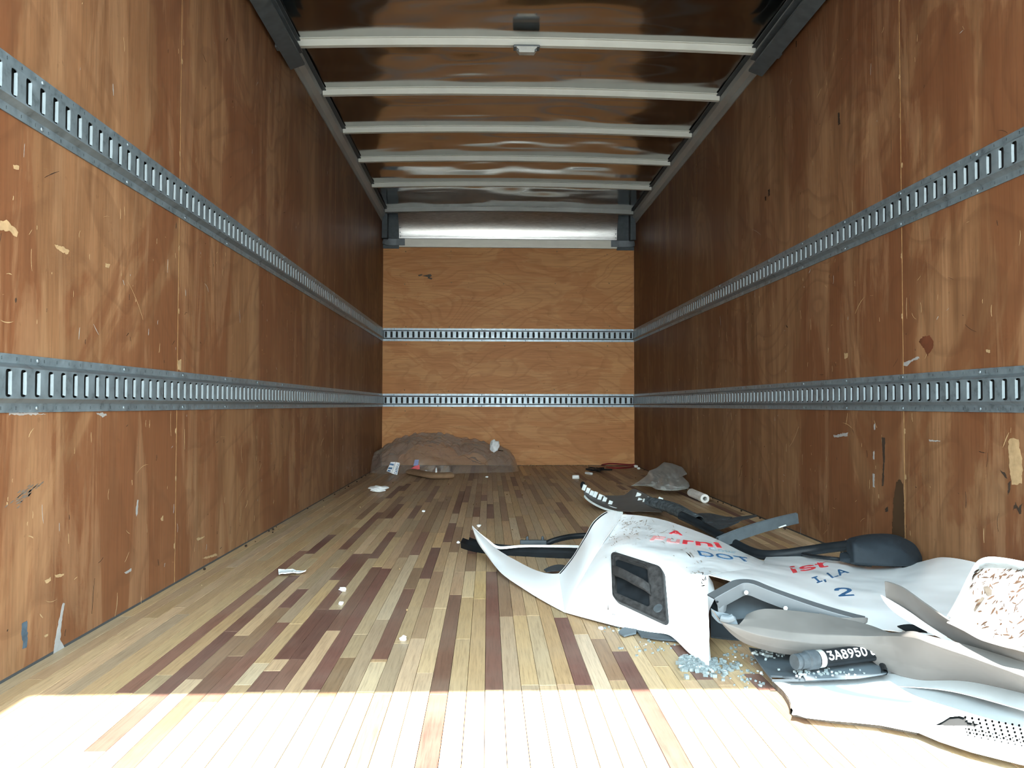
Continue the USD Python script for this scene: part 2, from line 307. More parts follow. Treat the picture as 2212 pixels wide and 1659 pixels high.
# ---- floor: laminated strips
floor = thing('floor', 'worn laminated hardwood strip floor of the truck box', None, kind='structure')
obj('subfloor', box(L, R, Y0, D, -.06, -.012), 'subfloor', floor)
NC = 65; CW = (R-L)/NC
TONES = dict(tan=(.34, .245, .155), tan2=(.30, .21, .13), pale=(.385, .295, .20), grey=(.285, .22, .155), brown=(.20, .13, .088), dark=(.115, .058, .050), dark2=(.145, .078, .062), ochre=(.42, .30, .165), light=(.41, .335, .245))
FORCED = [  # (near px, near py, far px, far py, tone, number of strips)
    (250, 1497, 653, 1190, 'dark2', 1), (424, 1373, 505, 1300, 'dark', 1), (590, 1313, 650, 1272, 'dark', 1), (501, 1364, 561, 1312, 'dark2', 1), (406, 1468, 514, 1373, 'brown', 1),
    (610, 1424, 706, 1316, 'dark', 1), (645, 1424, 726, 1316, 'dark', 1), (600, 1490, 628, 1424, 'dark2', 1), (653, 1490, 824, 1228, 'dark', 1), (808, 1424, 887, 1272, 'dark2', 1), (932, 1500, 979, 1285, 'dark2', 1),
    (1076, 1490, 1061, 1235, 'dark', 1), (906, 1250, 938, 1183, 'dark', 1), (716, 1253, 770, 1196, 'dark', 1), (735, 1253, 786, 1196, 'dark2', 1), (789, 1206, 846, 1149, 'dark', 1), (729, 1187, 770, 1165, 'dark', 1),
    (659, 1196, 726, 1155, 'dark', 1), (836, 1120, 868, 1089, 'dark', 1), (884, 1199, 913, 1149, 'dark2', 1), (966, 1171, 985, 1130, 'dark', 1), (887, 1120, 909, 1092, 'dark2', 1), (919, 1313, 951, 1234, 'brown', 1),
    (558, 1494, 596, 1449, 'dark', 1), (1064, 1120, 1068, 1089, 'dark2', 1), (1014, 1234, 1020, 1196, 'brown', 1), (1260, 1480, 1204, 1334, 'dark', 1), (1332, 1470, 1290, 1380, 'brown', 1), (1512, 1468, 1442, 1393, 'dark', 1),
    (1658, 1491, 1610, 1455, 'dark', 1), (1405, 1440, 1392, 1390, 'tan', 1), (1215, 1110, 1205, 1085, 'dark2', 1), (1010, 1085, 1018, 1050, 'dark2', 1), (930, 1085, 948, 1050, 'dark2', 1), (1110, 1050, 1108, 1030, 'dark2', 1),
    (720, 1395, 814, 1263, 'ochre', 1), (982, 1386, 998, 1259, 'light', 1), (1033, 1294, 1039, 1234, 'ochre', 1), (447, 1446, 527, 1373, 'light', 1), (770, 1494, 811, 1430, 'light', 1), (1074, 1085, 1074, 1060, 'pale', 1),
    (521, 1480, 600, 1432, 'light', 1), (1000, 1380, 1008, 1290, 'tan2', 1), (1150, 1480, 1120, 1330, 'tan', 1), (1190, 1480, 1150, 1330, 'pale', 1), (1300, 1500, 1240, 1370, 'light', 1),
    (760, 1420, 800, 1370, 'grey', 1), (690, 1500, 770, 1400, 'tan', 1), (870, 1500, 905, 1380, 'pale', 1), (835, 1500, 880, 1390, 'grey', 1), (1560, 1480, 1500, 1420, 'tan2', 1), (1610, 1490, 1560, 1450, 'tan', 1)]
cols = [[] for _ in range(NC)]
for a, b, c, d, tn, n in FORCED:
    A, B = PZ(a, b), PZ(c, d); k = int((.5*(A[0]+B[0])-L)/CW); k = min(max(k, 0), NC-1)
    y0, y1 = sorted((A[1], B[1]))
    if all(y1 <= q[0]+.02 or y0 >= q[1]-.02 for q in cols[k]): cols[k].append((y0, y1, tn))
pl = []
def fill(k, a, b):
    y = a
    while y < b-1e-6:
        ln = RNG.uniform(.28, 1.15) if L+k*CW > -.9 else RNG.uniform(.6, 1.9)
        e = b if b-y-ln < .22 else y+ln
        p = [.30, .20, .10, .17, .12, .05, .04, .01, .01] if L+k*CW > -.85 else [.35, .35, .02, .22, .06, 0, 0, 0, 0]
        tn = RNG.choice(['tan', 'tan2', 'pale', 'grey', 'brown', 'dark', 'dark2', 'ochre', 'light'], p=p)
        pl.append((k, y, e, tn)); y = e
for k in range(NC):
    y = Y0
    for y0, y1, tn in sorted(cols[k]):
        if y0 > y: fill(k, y, y0)
        pl.append((k, y0, y1, tn)); y = y1
    if y < D: fill(k, y, D)
def strip(k, y0, y1):
    g, t = .0004, RNG.uniform(-.00025, .00025)
    x0, x1 = L+k*CW+g, L+(k+1)*CW-g; b = .0006
    V = np.array([[x0, y0+g, -.012], [x1, y0+g, -.012], [x1, y1-g, -.012], [x0, y1-g, -.012], [x0, y0+g, t-b], [x1, y0+g, t-b], [x1, y1-g, t-b], [x0, y1-g, t-b],
                  [x0+b, y0+g+b, t], [x1-b, y0+g+b, t], [x1-b, y1-g-b, t], [x0+b, y1-g-b, t]])
    F = []
    for o in (0, 4):
        for i in range(4): j = (i+1) % 4; F += [[o+i, o+j, o+4+j], [o+i, o+4+j, o+4+i]]
    F += [[8, 9, 10], [8, 10, 11]]
    return trimesh.Trimesh(V, F, process=False)
def seen(q):
    k, y0, y1, _ = q; a, b = max(y0, 1.2), y1
    if b <= 1.22: return 0
    x = L+(k+.5)*CW; s = 0
    for y in np.linspace(a, b, 5):
        X = proj([x, y, 0])
        if 0 < X[0] < 2212 and X[1] < 1659: s += 1/y**3
    return s*(b-a)
pl.sort(key=seen, reverse=True)
def tone_of(tn): return np.array(TONES[tn])*[1.18, 1.08, .94]*RNG.uniform(.86, 1.14)*np.array([1, RNG.uniform(.97, 1.03), RNG.uniform(.94, 1.06)])
for q in pl[:300]: obj('plank', strip(*q[:3]), 'floor_wood', floor, smooth=False, tone=tone_of(q[3]))
rest = [strip(*q[:3]) for q in pl[300:]]
obj('laminate_strips', rest, 'floor_wood', floor, smooth=False, tone=np.vstack([np.repeat(tone_of(q[3])[None], len(m.faces), 0) for q, m in zip(pl[300:], rest)]), kind='stuff')

# ---- side walls
def marks(wall, side, mat_name, name, polys):
    obj(name, polys, mat_name, wall, smooth=False, kind='stuff')
def wall_poly(side, pts, th=.0006):
    """Flat mark lying on a side wall, outline given as picture points."""
    x = L if side < 0 else R
    P = np.array([PX(a, b, x) for a, b in pts]); pg = sg.Polygon(P[:, 1:])
    if not pg.is_valid: pg = pg.buffer(0)
    if pg.is_empty or pg.area < 1e-8: return []
    if pg.geom_type != 'Polygon': pg = max(pg.geoms, key=lambda g: g.area)
    c = np.array(pg.segmentize(.006).exterior.coords)[:-1]; k = min(.0022, .12*math.sqrt(pg.area))   # worn, uneven outline
    c = c+k*(meshkit.noise(np.c_[c*160, c[:, :1]*0], 1)[:, None]-.5)*2+RNG.normal(0, k*.35, c.shape); q = sg.Polygon(c).buffer(k*.6, quad_segs=2).buffer(-k*.6)
    if q.geom_type == 'Polygon' and not q.is_empty: pg = q
    m = trimesh.creation.extrude_polygon(pg, th, engine='earcut')
    v = np.array(m.vertices); out = np.c_[(x+v[:, 2]) if side < 0 else (x-v[:, 2]), v[:, 0], v[:, 1]]
    m = trimesh.Trimesh(out, m.faces, process=False); m.fix_normals(); return [m]
def sliver(side, y, z, ln, w, ang, th=.0005):
    x = L if side < 0 else R; n = 7; t = np.linspace(-1, 1, n); hw = w/2*np.sqrt(np.maximum(1-t**2, .03))*RNG.uniform(.5, 1.3, n); bend = RNG.normal(0, .06)*ln*(1-t**2)
    up_, dn = np.c_[t*ln/2, bend+hw], np.c_[t[::-1]*ln/2, (bend-hw)[::-1]]
    P = np.vstack([up_, dn]); c, s = math.cos(ang), math.sin(ang); P = P@np.array([[c, s], [-s, c]])+[y, z]
    pg = sg.Polygon(P)
    if not pg.is_valid: pg = pg.buffer(0)
    if pg.geom_type != 'Polygon' or pg.is_empty: return []
    m = trimesh.creation.extrude_polygon(pg, th, engine='earcut'); v = np.array(m.vertices)
    m = trimesh.Trimesh(np.c_[(x+v[:, 2]) if side < 0 else (x-v[:, 2]), v[:, 0], v[:, 1]], m.faces, process=False); m.fix_normals(); return [m]
for side, nm, seams in ((-1, 'wall_left', SEAM_L), (1, 'wall_right', SEAM_R)):
    x = L if side < 0 else R; o = x+side*.016
    w = thing(nm, 'scuffed brown plywood side wall with two slotted steel rails, '+('beside the clear bag' if side < 0 else 'behind the torn white panel'), None, kind='structure')
    e = [Y0]+seams+[D]
    for a, b in zip(e[:-1], e[1:]):
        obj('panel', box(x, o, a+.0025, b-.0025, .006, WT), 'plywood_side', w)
    obj('outer_skin', box(o, o+side*.02, Y0, D+.05, -.1, 2.52), 'outer_white', w)
    for s in seams: obj('panel_joint', box(x+side*.0004, o, s-.0025, s+.0025, .006, WT), 'joint_pale', w)
    obj('floor_gap', box(x, o, Y0, D, -.004, .006), 'joint_black', w)
    pale, dark, white = [], [], []
    for i in range(520):
        y = 1.35+5.8*RNG.random()**1.5; z = RNG.random()*2.2
        if RNG.random() < .5: z *= .55
        if .53 < z < .69 or 1.14 < z < 1.29: continue
        q = RNG.random(); ang = RNG.choice([np.pi/2+RNG.normal(0, .12), RNG.normal(.25*(-side), .5), RNG.uniform(0, 3.14)], p=[.55, .25, .2])
        ln = float(np.clip(RNG.lognormal(-4.1, .75), .005, .14)); wd = float(np.clip(RNG.lognormal(-6.6, .5), .0006, .006))
        (pale if q < .58 else dark if q < .86 else white).extend(sliver(side, y, z, ln, wd, ang))
    for s in seams:   # screw dimples beside the joint
        for z in (.12, .33, .48, .86, 1.06, 1.36, 1.66, 1.92, 2.15): pale += sliver(side, s+RNG.normal(0, .004), z, .018, .009, 1.57)
    if side < 0:
        blotch = [[(0, 478), (14, 474), (28, 488), (38, 503), (36, 512), (22, 500), (0, 496)], [(118, 528), (135, 532), (149, 541), (147, 549), (128, 543)], [(29, 355), (41, 358), (40, 366), (31, 365)], [(228, 568), (237, 571), (235, 578), (228, 577)],
                  [(95, 1255), (108, 1249), (110, 1254), (100, 1262)], [(118, 1243), (138, 1239), (137, 1244), (120, 1248)], [(437, 1206), (468, 1195), (470, 1199), (445, 1208)], [(95, 1374), (104, 1369), (103, 1374), (97, 1377)], [(347, 1120), (352, 1113), (353, 1124), (349, 1126)],
                  [(384, 778), (391, 776), (391, 800), (384, 799)], [(425, 1163), (441, 1158), (441, 1161), (427, 1168)]]
        for p in blotch: pale += wall_poly(side, p)
        for p in ([(113, 1427), (117, 1395), (126, 1345), (136, 1302), (140, 1303), (132, 1345), (130, 1380), (140, 1400), (146, 1418), (128, 1432)], [(293, 1100), (297, 1080), (299, 1080), (297, 1110), (294, 1118)], [(208, 893), (222, 891), (230, 897), (220, 901)], [(268, 1236), (283, 1228), (284, 1232), (272, 1240)], [(20, 892), (70, 891), (100, 894), (60, 897), (20, 896)]):
            white += wall_poly(side, p)
        marks(w, side, 'scuff_blue', 'scuff', cat_(wall_poly(side, [(47, 1348), (58, 1341), (60, 1372), (58, 1398), (49, 1400), (47, 1372)])))
        gr = []
        for i in range(38):
            t = RNG.beta(2.0, 1.5); a0, b0 = 22+58*t+RNG.normal(0, 6), 1098-54*t+RNG.normal(0, 4); gr += wall_poly(side, [(a0+dx, b0+dy) for dx, dy in ((0, 0), (6, -6), (9, -7), (4, -1))])
        marks(w, side, 'scuff_grey', 'scuff', cat_(gr))
    else:
        for p in ([(2179, 955), (2186, 945), (2200, 950), (2207, 990), (2208, 1045), (2186, 1047), (2181, 1010)], [(1824, 763), (1832, 762), (1831, 774), (1824, 775)], [(2130, 755), (2139, 755), (2139, 762), (2131, 761)]): pale += wall_poly(side, p)
        for p in ([(1953, 783), (1965, 778), (1985, 770), (1987, 775), (1968, 782), (1958, 792), (1952, 789)], [(1885, 1023), (1889, 1023), (1889, 1052), (1886, 1052)], [(1886, 975), (1889, 975), (1889, 992), (1886, 992)], [(1888, 915), (1891, 915), (1890, 928), (1888, 928)], [(1800, 940), (1832, 935), (1830, 942), (1802, 945)], [(2007, 950), (2030, 951), (2030, 953), (2008, 953)]): white += wall_poly(side, p)
        for p in ([(1905, 945), (1912, 946), (1911, 1000), (1909, 1050), (1905, 1050), (1908, 1000)], [(1810, 245), (1813, 243), (1815, 268), (1811, 270)], [(2178, 1045), (2184, 1040), (2182, 1062), (2178, 1070)], [(2160, 1015), (2172, 1022), (2176, 1034), (2170, 1030)], [(2188, 1100), (2194, 1086), (2200, 1098), (2209, 1088), (2203, 1112), (2196, 1098)], [(1912, 1100), (1918, 1093), (1918, 1104), (1913, 1106)], [(1659, 410), (1663, 408), (1663, 422), (1660, 424)], [(1719, 90), (1721, 88), (1721, 100), (1719, 101)], [(1652, 425), (1655, 424), (1655, 433), (1653, 434)]): dark += wall_poly(side, p)
        st = wall_poly(side, [(1927, 1155), (1930, 1080), (1936, 1044), (1944, 1036), (1951, 1046), (1953, 1090), (1954, 1160), (1940, 1170)])
        marks(w, side, 'oil_stain' if 'oil_stain' in M else plain('oil_stain', (.034, .019, .010), .6, var=.35, scale=9, spec=.1) and 'oil_stain', 'stain', cat_(st))
        marks(w, side, plain('knot_stain', (.075, .025, .012), .6, var=.35, scale=14, spec=.1), 'stain', cat_(wall_poly(side, [(1985, 737), (1993, 727), (2008, 725), (2017, 737), (2015, 752), (2004, 768), (1996, 752), (1990, 745)])))
    marks(w, side, 'chip_pale', 'scratches', cat_(pale)); marks(w, side, 'chip_dark', 'gouges', cat_(dark)); marks(w, side, 'mark_white', 'paint_marks', cat_(white))

# ---- front wall of the box
FB = thing('wall_front', 'orange brown plywood front wall crossed by two slotted steel rails', None, kind='structure')
for z0, z1 in ((.004, .61), (.61, 1.215), (1.215, 2.035)):
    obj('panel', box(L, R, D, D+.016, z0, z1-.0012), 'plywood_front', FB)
obj('outer_skin', box(L-.04, R+.04, D+.016, D+.05, -.1, 2.52), 'outer_white', FB)
obj('floor_gap', box(L, R, D, D+.016, -.006, .004), 'joint_black', FB)
scr = []
for xs in (-.96, -.55, -.04, .45, .93):
    for z in (.53, .70, 1.13, 1.31, 1.70, 2.0):
        s = ball((xs+RNG.normal(0, .01), D, z+RNG.normal(0, .01)), .006, 1, (1, .4, 1)); scr.append(s)
obj('screws', scr, 'chip_pale', FB, kind='stuff')
dk = []
for pts in ([(903, 594), (912, 592), (912, 595), (905, 597)], [(912, 596), (930, 592), (933, 596), (928, 599)], [(925, 598), (934, 601), (932, 604), (924, 601)]):
    P = np.array([PY(a, b, D) for a, b in pts]); m = trimesh.creation.extrude_polygon(sg.Polygon(P[:, [0, 2]]).buffer(0), .0006, engine='earcut'); v = np.array(m.vertices)
    m = trimesh.Trimesh(np.c_[v[:, 0], D-v[:, 2], v[:, 1]], m.faces, process=False); m.fix_normals(); dk.append(m)
obj('scribble', dk, 'scuff_grey', FB, smooth=False, kind='stuff')

# ---- roof
ARCH = lambda x: .022*(1-(x/1.175)**2)
BOWS = [2.02, 2.63, 3.24, 3.85, 4.46, 5.08, 5.69, 6.35]
CE = thing('ceiling', 'shiny rippled aluminium roof sheet carried on pale cross bows', None, kind='structure')
nx, ny = 90, 420
X, Y = np.meshgrid(np.linspace(L-.01, R+.01, nx), np.linspace(Y0, D, ny))
near = np.min(np.abs(Y[..., None]-np.array(BOWS+[7.2])), axis=2); lift = np.clip(near/.16, 0, 1)**1.5
P3 = np.stack([X*1.6, Y*3.4, X*0], -1)
Zw = 2.362+ARCH(X)+lift*(.030*(meshkit.fbm(P3, 2, 3)-.5)+.010*(meshkit.noise(P3*2.3, 9)-.5))*(1-.6*(np.abs(X)/1.175)**4)
obj('roof_sheet', solid(np.stack([X, Y, Zw], -1)[::-1], -.0015, n=1), 'roof_aluminium', CE, smooth=True)
xs = np.linspace(L+.035, R-.035, 40)
for yb in BOWS:
    line_ = np.c_[xs, np.full(40, yb), 2.362+ARCH(xs)-.004]
    prof = np.array([[-.024, .004], [-.024, -.001], [-.016, -.002], [-.015, -.034], [.012, -.034], [.015, -.002], [.024, -.001], [.024, .004]])
    obj('roof_bow', sweep(prof[::-1], line_), 'bow_paint', CE)
obj('roof_edge_beam', sweep(np.array([[-.03, 0], [-.03, -.035], [-.022, -.045], [.03, -.045], [.03, 0]])[::-1], np.c_[xs, np.full(40, 7.17), 2.365+ARCH(xs)]), 'cove_aluminium', CE)
for side in (-1, 1):
    x = L if side < 0 else R; s = -side
    prof = [(x, WT-.012), (x+s*.006, WT-.012), (x+s*.008, WT+.025), (x+s*.030, WT+.050), (x+s*.034, 2.345), (x+s*.028, 2.345), (x+s*.022, WT+.058), (x, WT+.04)]
    m = trimesh.creation.extrude_polygon(sg.Polygon(prof), D-Y0, engine='earcut'); v = np.array(m.vertices); m = trimesh.Trimesh(np.c_[v[:, 0], Y0+v[:, 2], v[:, 1]], m.faces, process=False); m.fix_normals()
    t = obj('trim_%d' % (1 if side < 0 else 2), m, 'cove_aluminium', None, smooth=20, kind='structure'); tag(t, 'dull aluminium cove rail along the top of the plywood, '+('over the clear bag side' if side < 0 else 'over the mirror side'))
    obj('roof_flange', box(x+s*.0, x+s*.055, Y0, D, 2.35, 2.356), 'dark_steel', CE)
# ---- curved nose cap above the front plywood
cap = thing('trim_3', 'bent bright aluminium sheet and flat bar above the front plywood', None, kind='structure')
a = np.linspace(0, 1, 24)
yy, zz = D-.012-.16*a**2.2, 2.118+.262*a
gx = np.linspace(-1.028, 1.012, 50)
Pc = np.stack([np.broadcast_to(gx, (24, 50)), np.broadcast_to(yy[:, None], (24, 50)), np.broadcast_to(zz[:, None], (24, 50))], -1).copy()
Pc[..., 1] -= .0035*(meshkit.fbm(np.stack([Pc[..., 0]*3, Pc[..., 2]*6, Pc[..., 0]*0], -1), 3, 5)-.5)
obj('cap_sheet', solid(Pc, .0015), 'cap_aluminium', cap, smooth=True)
obj('flat_bar', box(-1.028, 1.018, D-.006, D+.016, 2.037, 2.112), 'bar_aluminium', cap)
rv = []
for xx in (-1.015, 1.0):
    for z in (2.135, 2.17, 2.21, 2.26): rv.append(ball((xx, D-.016-.16*max(0, (z-2.118)/.262)**2.2, z), .005, 1, (1, .5, 1)))
obj('rivets', rv, 'galvanized', cap, kind='stuff')
for side in (-1, 1):
    x = L if side < 0 else R; xi = -1.028 if side < 0 else 1.012; s = -side
    obj('corner_gusset', [box(min(x, xi), max(x, xi), D-.006, D+.016, 2.02, 2.42), box(min(x, x+s*.05), max(x, x+s*.05), D-.10, D, 2.10, 2.40)], 'dark_steel', cap)
    px_ = catmull([(x+s*.004, D-.05, 2.085), (x+s*.03, D-.035, 2.078), (x+s*.10, D-.014, 2.078), (xi+s*.05, D-.012, 2.08)], 20)
    obj('corner_strap', sweep(np.array([[-.004, -.03], [.004, -.03], [.004, .03], [-.004, .03]]), px_), 'galvanized_dark', cap)
    obj('strap_plate', box(min(xi-s*.02, xi+s*.055), max(xi-s*.02, xi+s*.055), D-.020, D-.010, 2.05, 2.108), 'galvanized_dark', cap)
# ---- rear portal (behind the photographer's frame edge): header, posts
rear = thing('trim_4', 'painted steel rear door frame around the loading opening', None, kind='structure')
obj('header', box(L-.04, R+.04, Y0-.06, Y0, 2.09, 2.52), 'outer_white', rear)
for s in (-1, 1): obj('post', box(s*1.175, s*1.215, Y0-.06, Y0, -.1, 2.09), 'outer_white', rear)
obj('sill', box(L-.04, R+.04, Y0-.06, Y0, -.1, -.001), 'galvanized_dark', rear)
ob = obj('roof_skin', box(L-.04, R+.04, Y0, D+.05, 2.49, 2.52), 'outer_white', rear)
gp = obj('ground', box(-60, 60, -60, 60, -1.25, -1.15), 'asphalt', None, kind='structure', label='pale asphalt yard outside the truck')

# ---- open roll-up door tracks under the roof
for side in (-1, 1):
    x = L if side < 0 else R; s = -side
    t = thing('door_track', 'dark steel roller door track ending over the '+('wall beside the clear bag' if side < 0 else 'wall with the oil stain'), 'door track', (x, 3.8, 2.25), group=None)
    prof = [(x+s*.018, 2.19), (x+s*.085, 2.215), (x+s*.085, 2.225), (x+s*.07, 2.222), (x+s*.025, 2.203), (x+s*.025, 2.262), (x+s*.075, 2.275), (x+s*.075, 2.282), (x+s*.018, 2.282)]
    m = trimesh.creation.extrude_polygon(sg.Polygon(prof), 3.8-.5, engine='earcut'); v = np.array(m.vertices); m = trimesh.Trimesh(np.c_[v[:, 0], .5+v[:, 2], v[:, 1]], m.faces, process=False); m.fix_normals()
    obj('channel', m, 'dark_steel', t, smooth=20)
    for yb in (1.2, 2.4, 3.6): obj('hanger', box(x+s*.001, x+s*.02, yb-.02, yb+.02, 2.2, 2.30), 'galvanized_dark', t)
    obj('end_bolt', ball((x+s*.03, 3.805, 2.215), .008, 1), 'galvanized', t)

# ================================================================== CARGO RAILS
def rail(name, label, y_or_x0, y_or_x1, z0, place, group=None):
    """Slotted rail in (s along, t up, n out of the wall) metres; place() maps to the world."""
    ln = y_or_x1-y_or_x0; H = .121; pitch = .0508; t = thing(name, label, 'rail', place(np.array([[y_or_x0, z0, 0]]))[0])
    def put(m): mm = trimesh.Trimesh(place(np.array(m.vertices)*[1, 1, 1]+[y_or_x0, z0, 0]), m.faces, process=False); mm.fix_normals(); return mm
    n = int(ln/pitch); off = (ln-(n-1)*pitch)/2
    face = sg.box(0, .029, ln, .092); holes = []; lips = []
    for i in range(n):
        c = off+i*pitch; r = .0055
        h = sg.box(c-.0105+r, .0325+r, c+.0105-r, .0885-r).buffer(r, quad_segs=2); holes.append(h)
        for sd in (-1, 1):
            e = c+sd*.0105; q = np.array([[e, .036, .0178], [e, .085, .0178], [e-sd*.0020, .0845, .0165], [e-sd*.0032, .083, .0122], [e-sd*.0032, .038, .0122], [e-sd*.0020, .0365, .0165]])
            f = np.array([[0, 1, 2], [0, 2, 5], [5, 2, 3], [5, 3, 4]])
            lips.append(trimesh.Trimesh(q, f, process=False))
    poly = sg.Polygon(face.exterior.coords, [list(h.exterior.coords)[::-1] for h in holes])
    fm = trimesh.creation.extrude_polygon(poly, .002, engine='earcut'); fm.apply_translation([0, 0, .016])
    parts = [fm]
    for a, b in ((.0, .019), (.102, .121)):
        fl = sg.box(0, a, ln, b); hl = [list(sg.box(off+i*pitch-.0018, (a+b)/2-.0035, off+i*pitch+.0018, (a+b)/2+.0035).exterior.coords)[::-1] for i in range(n)]
        g = trimesh.creation.extrude_polygon(sg.Polygon(fl.exterior.coords, hl), .003, engine='earcut'); parts.append(g)
    for (a, na), (b, nb) in (((.019, .003), (.029, .018)), ((.092, .018), (.102, .003))):
        q = np.array([[0, a, na], [ln, a, na], [ln, b, nb], [0, b, nb], [0, a, na-.003], [ln, a, na-.003], [ln, b, nb-.002], [0, b, nb-.002]])
        parts.append(trimesh.Trimesh(q, [[0, 1, 2], [0, 2, 3], [4, 6, 5], [4, 7, 6], [0, 4, 5], [0, 5, 1], [3, 2, 6], [3, 6, 7], [0, 3, 7], [0, 7, 4], [1, 5, 6], [1, 6, 2]], process=False))
    obj('track', [put(m) for m in parts], 'galvanized', t, smooth=False)
    lp = cat_(lips); obj('slot_lips', trimesh.Trimesh(place(np.array(lp.vertices)+[y_or_x0, z0, 0]), lp.faces, process=False), 'lip_steel', t, smooth=25, kind='stuff')
    obj('backing', put(box(.002, ln-.002, .022, .099, .0004, .0014)), 'joint_black', t, smooth=False)
    sc = []
    for i in range(1, n, 8):
        for tt in (.0095, .1115): sc.append(put(ball((off+(i+.5)*pitch, tt, .003), .0055, 1, (1, 1, .6))))
    obj('screws', sc, 'galvanized', t, kind='stuff')
    return t
for side in (-1, 1):
    x = L if side < 0 else R; s = -side
    pl_ = lambda v, x=x, s=s: np.c_[x+s*v[:, 2], v[:, 0], v[:, 1]]
    far = 'the plain plywood wall beside the clear bag' if side < 0 else 'the wall above the mirror'
    rail('cargo_rail', f'upper slotted galvanized steel rail along {far}', Y0+.08, D-.022, 1.156, pl_)
    rail('cargo_rail', f'lower slotted galvanized steel rail along {far}', Y0+.08, D-.022, .546, pl_)
plf = lambda v: np.c_[v[:, 0], D-v[:, 2], v[:, 1]]
rail('cargo_rail', 'upper short slotted steel rail across the front plywood wall', L+.004, R-.004, 1.156, plf)
rail('cargo_rail', 'lower short slotted steel rail across the front plywood wall above the bag', L+.004, R-.004, .546, plf)

# ---- roof lamp
zl = 2.362+ARCH(-.01)-.05
P = PY(1137, 118, 3.85)
lamp = thing('dome_lamp', 'small grey dome lamp under the nearest pale roof bow', 'lamp', (P[0], 3.85, zl))
obj('base', frame(rbox((.13, .05, .012), .004), (P[0], 3.83, zl-.004), [1, 0, 0], [0, 1, 0], [0, 0, 1]), 'galvanized_dark', lamp)
ls = trimesh.convex.convex_hull(np.vstack([rbox((.105, .05, .004), .0018).vertices+[0, 0, .012], rbox((.075, .036, .004), .0018).vertices-[0, 0, .012]]))
obj('lens', frame(ls, (P[0], 3.825, zl-.022), [1, 0, 0], [0, 1, 0], [0, 0, 1]), 'lens_grey', lamp)
for sx in (-1, 1): obj('clip', ball((P[0]+sx*.045, 3.795, zl-.03), .006, 1), 'galvanized', lamp)

# ---- pull strap of the roller door, hanging from the header (its shadow falls on the white sheet)
st = thing('pull_strap', 'black webbing pull strap hanging from the rear header', 'strap', (.43, Y0-.005, 2.12))
pts = catmull([(.455, Y0-.064, 2.12), (.465, Y0-.068, 2.04), (.495, Y0-.068, 1.97), (.54, Y0-.068, 1.91), (.59, Y0-.068, 1.865)], 24)
obj('webbing', sweep(np.array([[-.026, -.0015], [.026, -.0015], [.026, .0015], [-.026, .0015]]), pts, up=(0, -1, 0)), 'strap_black', st)
obj('anchor', frame(rbox((.05, .008, .04), .003), (.455, Y0-.065, 2.115), [1, 0, 0], [0, 1, 0], [0, 0, 1]), 'galvanized_dark', st)

# ================================================================== THE WRECKAGE
# ---- A: torn white door skin
skin = thing('door_panel', 'crumpled white van door panel with black handle and red lettering', 'van door panel', PZ(1400, 1380))
W_up = [(1020, 1136, 3.0), (1042, 1158, 2.93), (1075, 1187, 2.82), (1110, 1208, 2.7), (1142, 1225, 2.58), (1180, 1238, 2.45), (1207, 1238, 2.40)]
W_md = [(1020, 1137, 2.99), (1035, 1166, 2.88), (1060, 1196, 2.76), (1096, 1226, 2.6), (1132, 1248, 2.46), (1175, 1268, 2.33), (1214, 1285, 2.24)]
W_lo = [(1021, 1139, 2.98), (1030, 1168, 2.90), (1048, 1195, 2.80), (1085, 1240, 2.56), (1120, 1265, 2.42), (1165, 1293, 2.27), (1220, 1328, 2.13)]
wing = Patch([W_up, W_md, W_lo], 60, 20)
F1 = Patch([[(1207, 1238, 2.40), (1214, 1285, 2.24), (1220, 1328, 2.13)], [(1236, 1203, 2.46), (1243, 1237, 2.30), (1245, 1270, 2.20)], [(1262, 1160, 2.52), (1275, 1185, 2.38), (1280, 1210, 2.30)],
            [(1284, 1124, 2.60), (1300, 1145, 2.50), (1312, 1158, 2.42)], [(1312, 1104, 2.70), (1330, 1105, 2.68), (1346, 1111, 2.66)]], 24, 50)
ROWS = [[(1220, 1328, 2.13), (1290, 1342, 2.03), (1370, 1361, 1.95), (1445, 1372, 1.89), (1490, 1412, 1.77), (1530, 1450, 1.665)],
        [(1245, 1270, 2.20), (1310, 1275, 2.09), (1390, 1300, 2.00), (1460, 1310, 1.93), (1500, 1340, 1.82), (1532, 1380, 1.74)],
        [(1280, 1210, 2.30), (1350, 1200, 2.18), (1420, 1218, 2.07), (1475, 1232, 2.00), (1505, 1238, 1.93), (1530, 1243, 1.88)],
        [(1297, 1182, 2.36), (1365, 1172, 2.28), (1440, 1190, 2.19), (1500, 1205, 2.12), (1540, 1218, 2.05), (1580, 1235, 1.99)],
        [(1318, 1150, 2.48), (1395, 1145, 2.48), (1470, 1165, 2.42), (1540, 1187, 2.33), (1590, 1205, 2.25), (1640, 1225, 2.16)],
        [(1346, 1111, 2.66), (1420, 1120, 2.70), (1490, 1142, 2.65), (1555, 1168, 2.58), (1610, 1195, 2.50), (1650, 1212, 2.42)]]
main = Patch(ROWS, 110, 90, bump=.006, seed=4, freq=12)
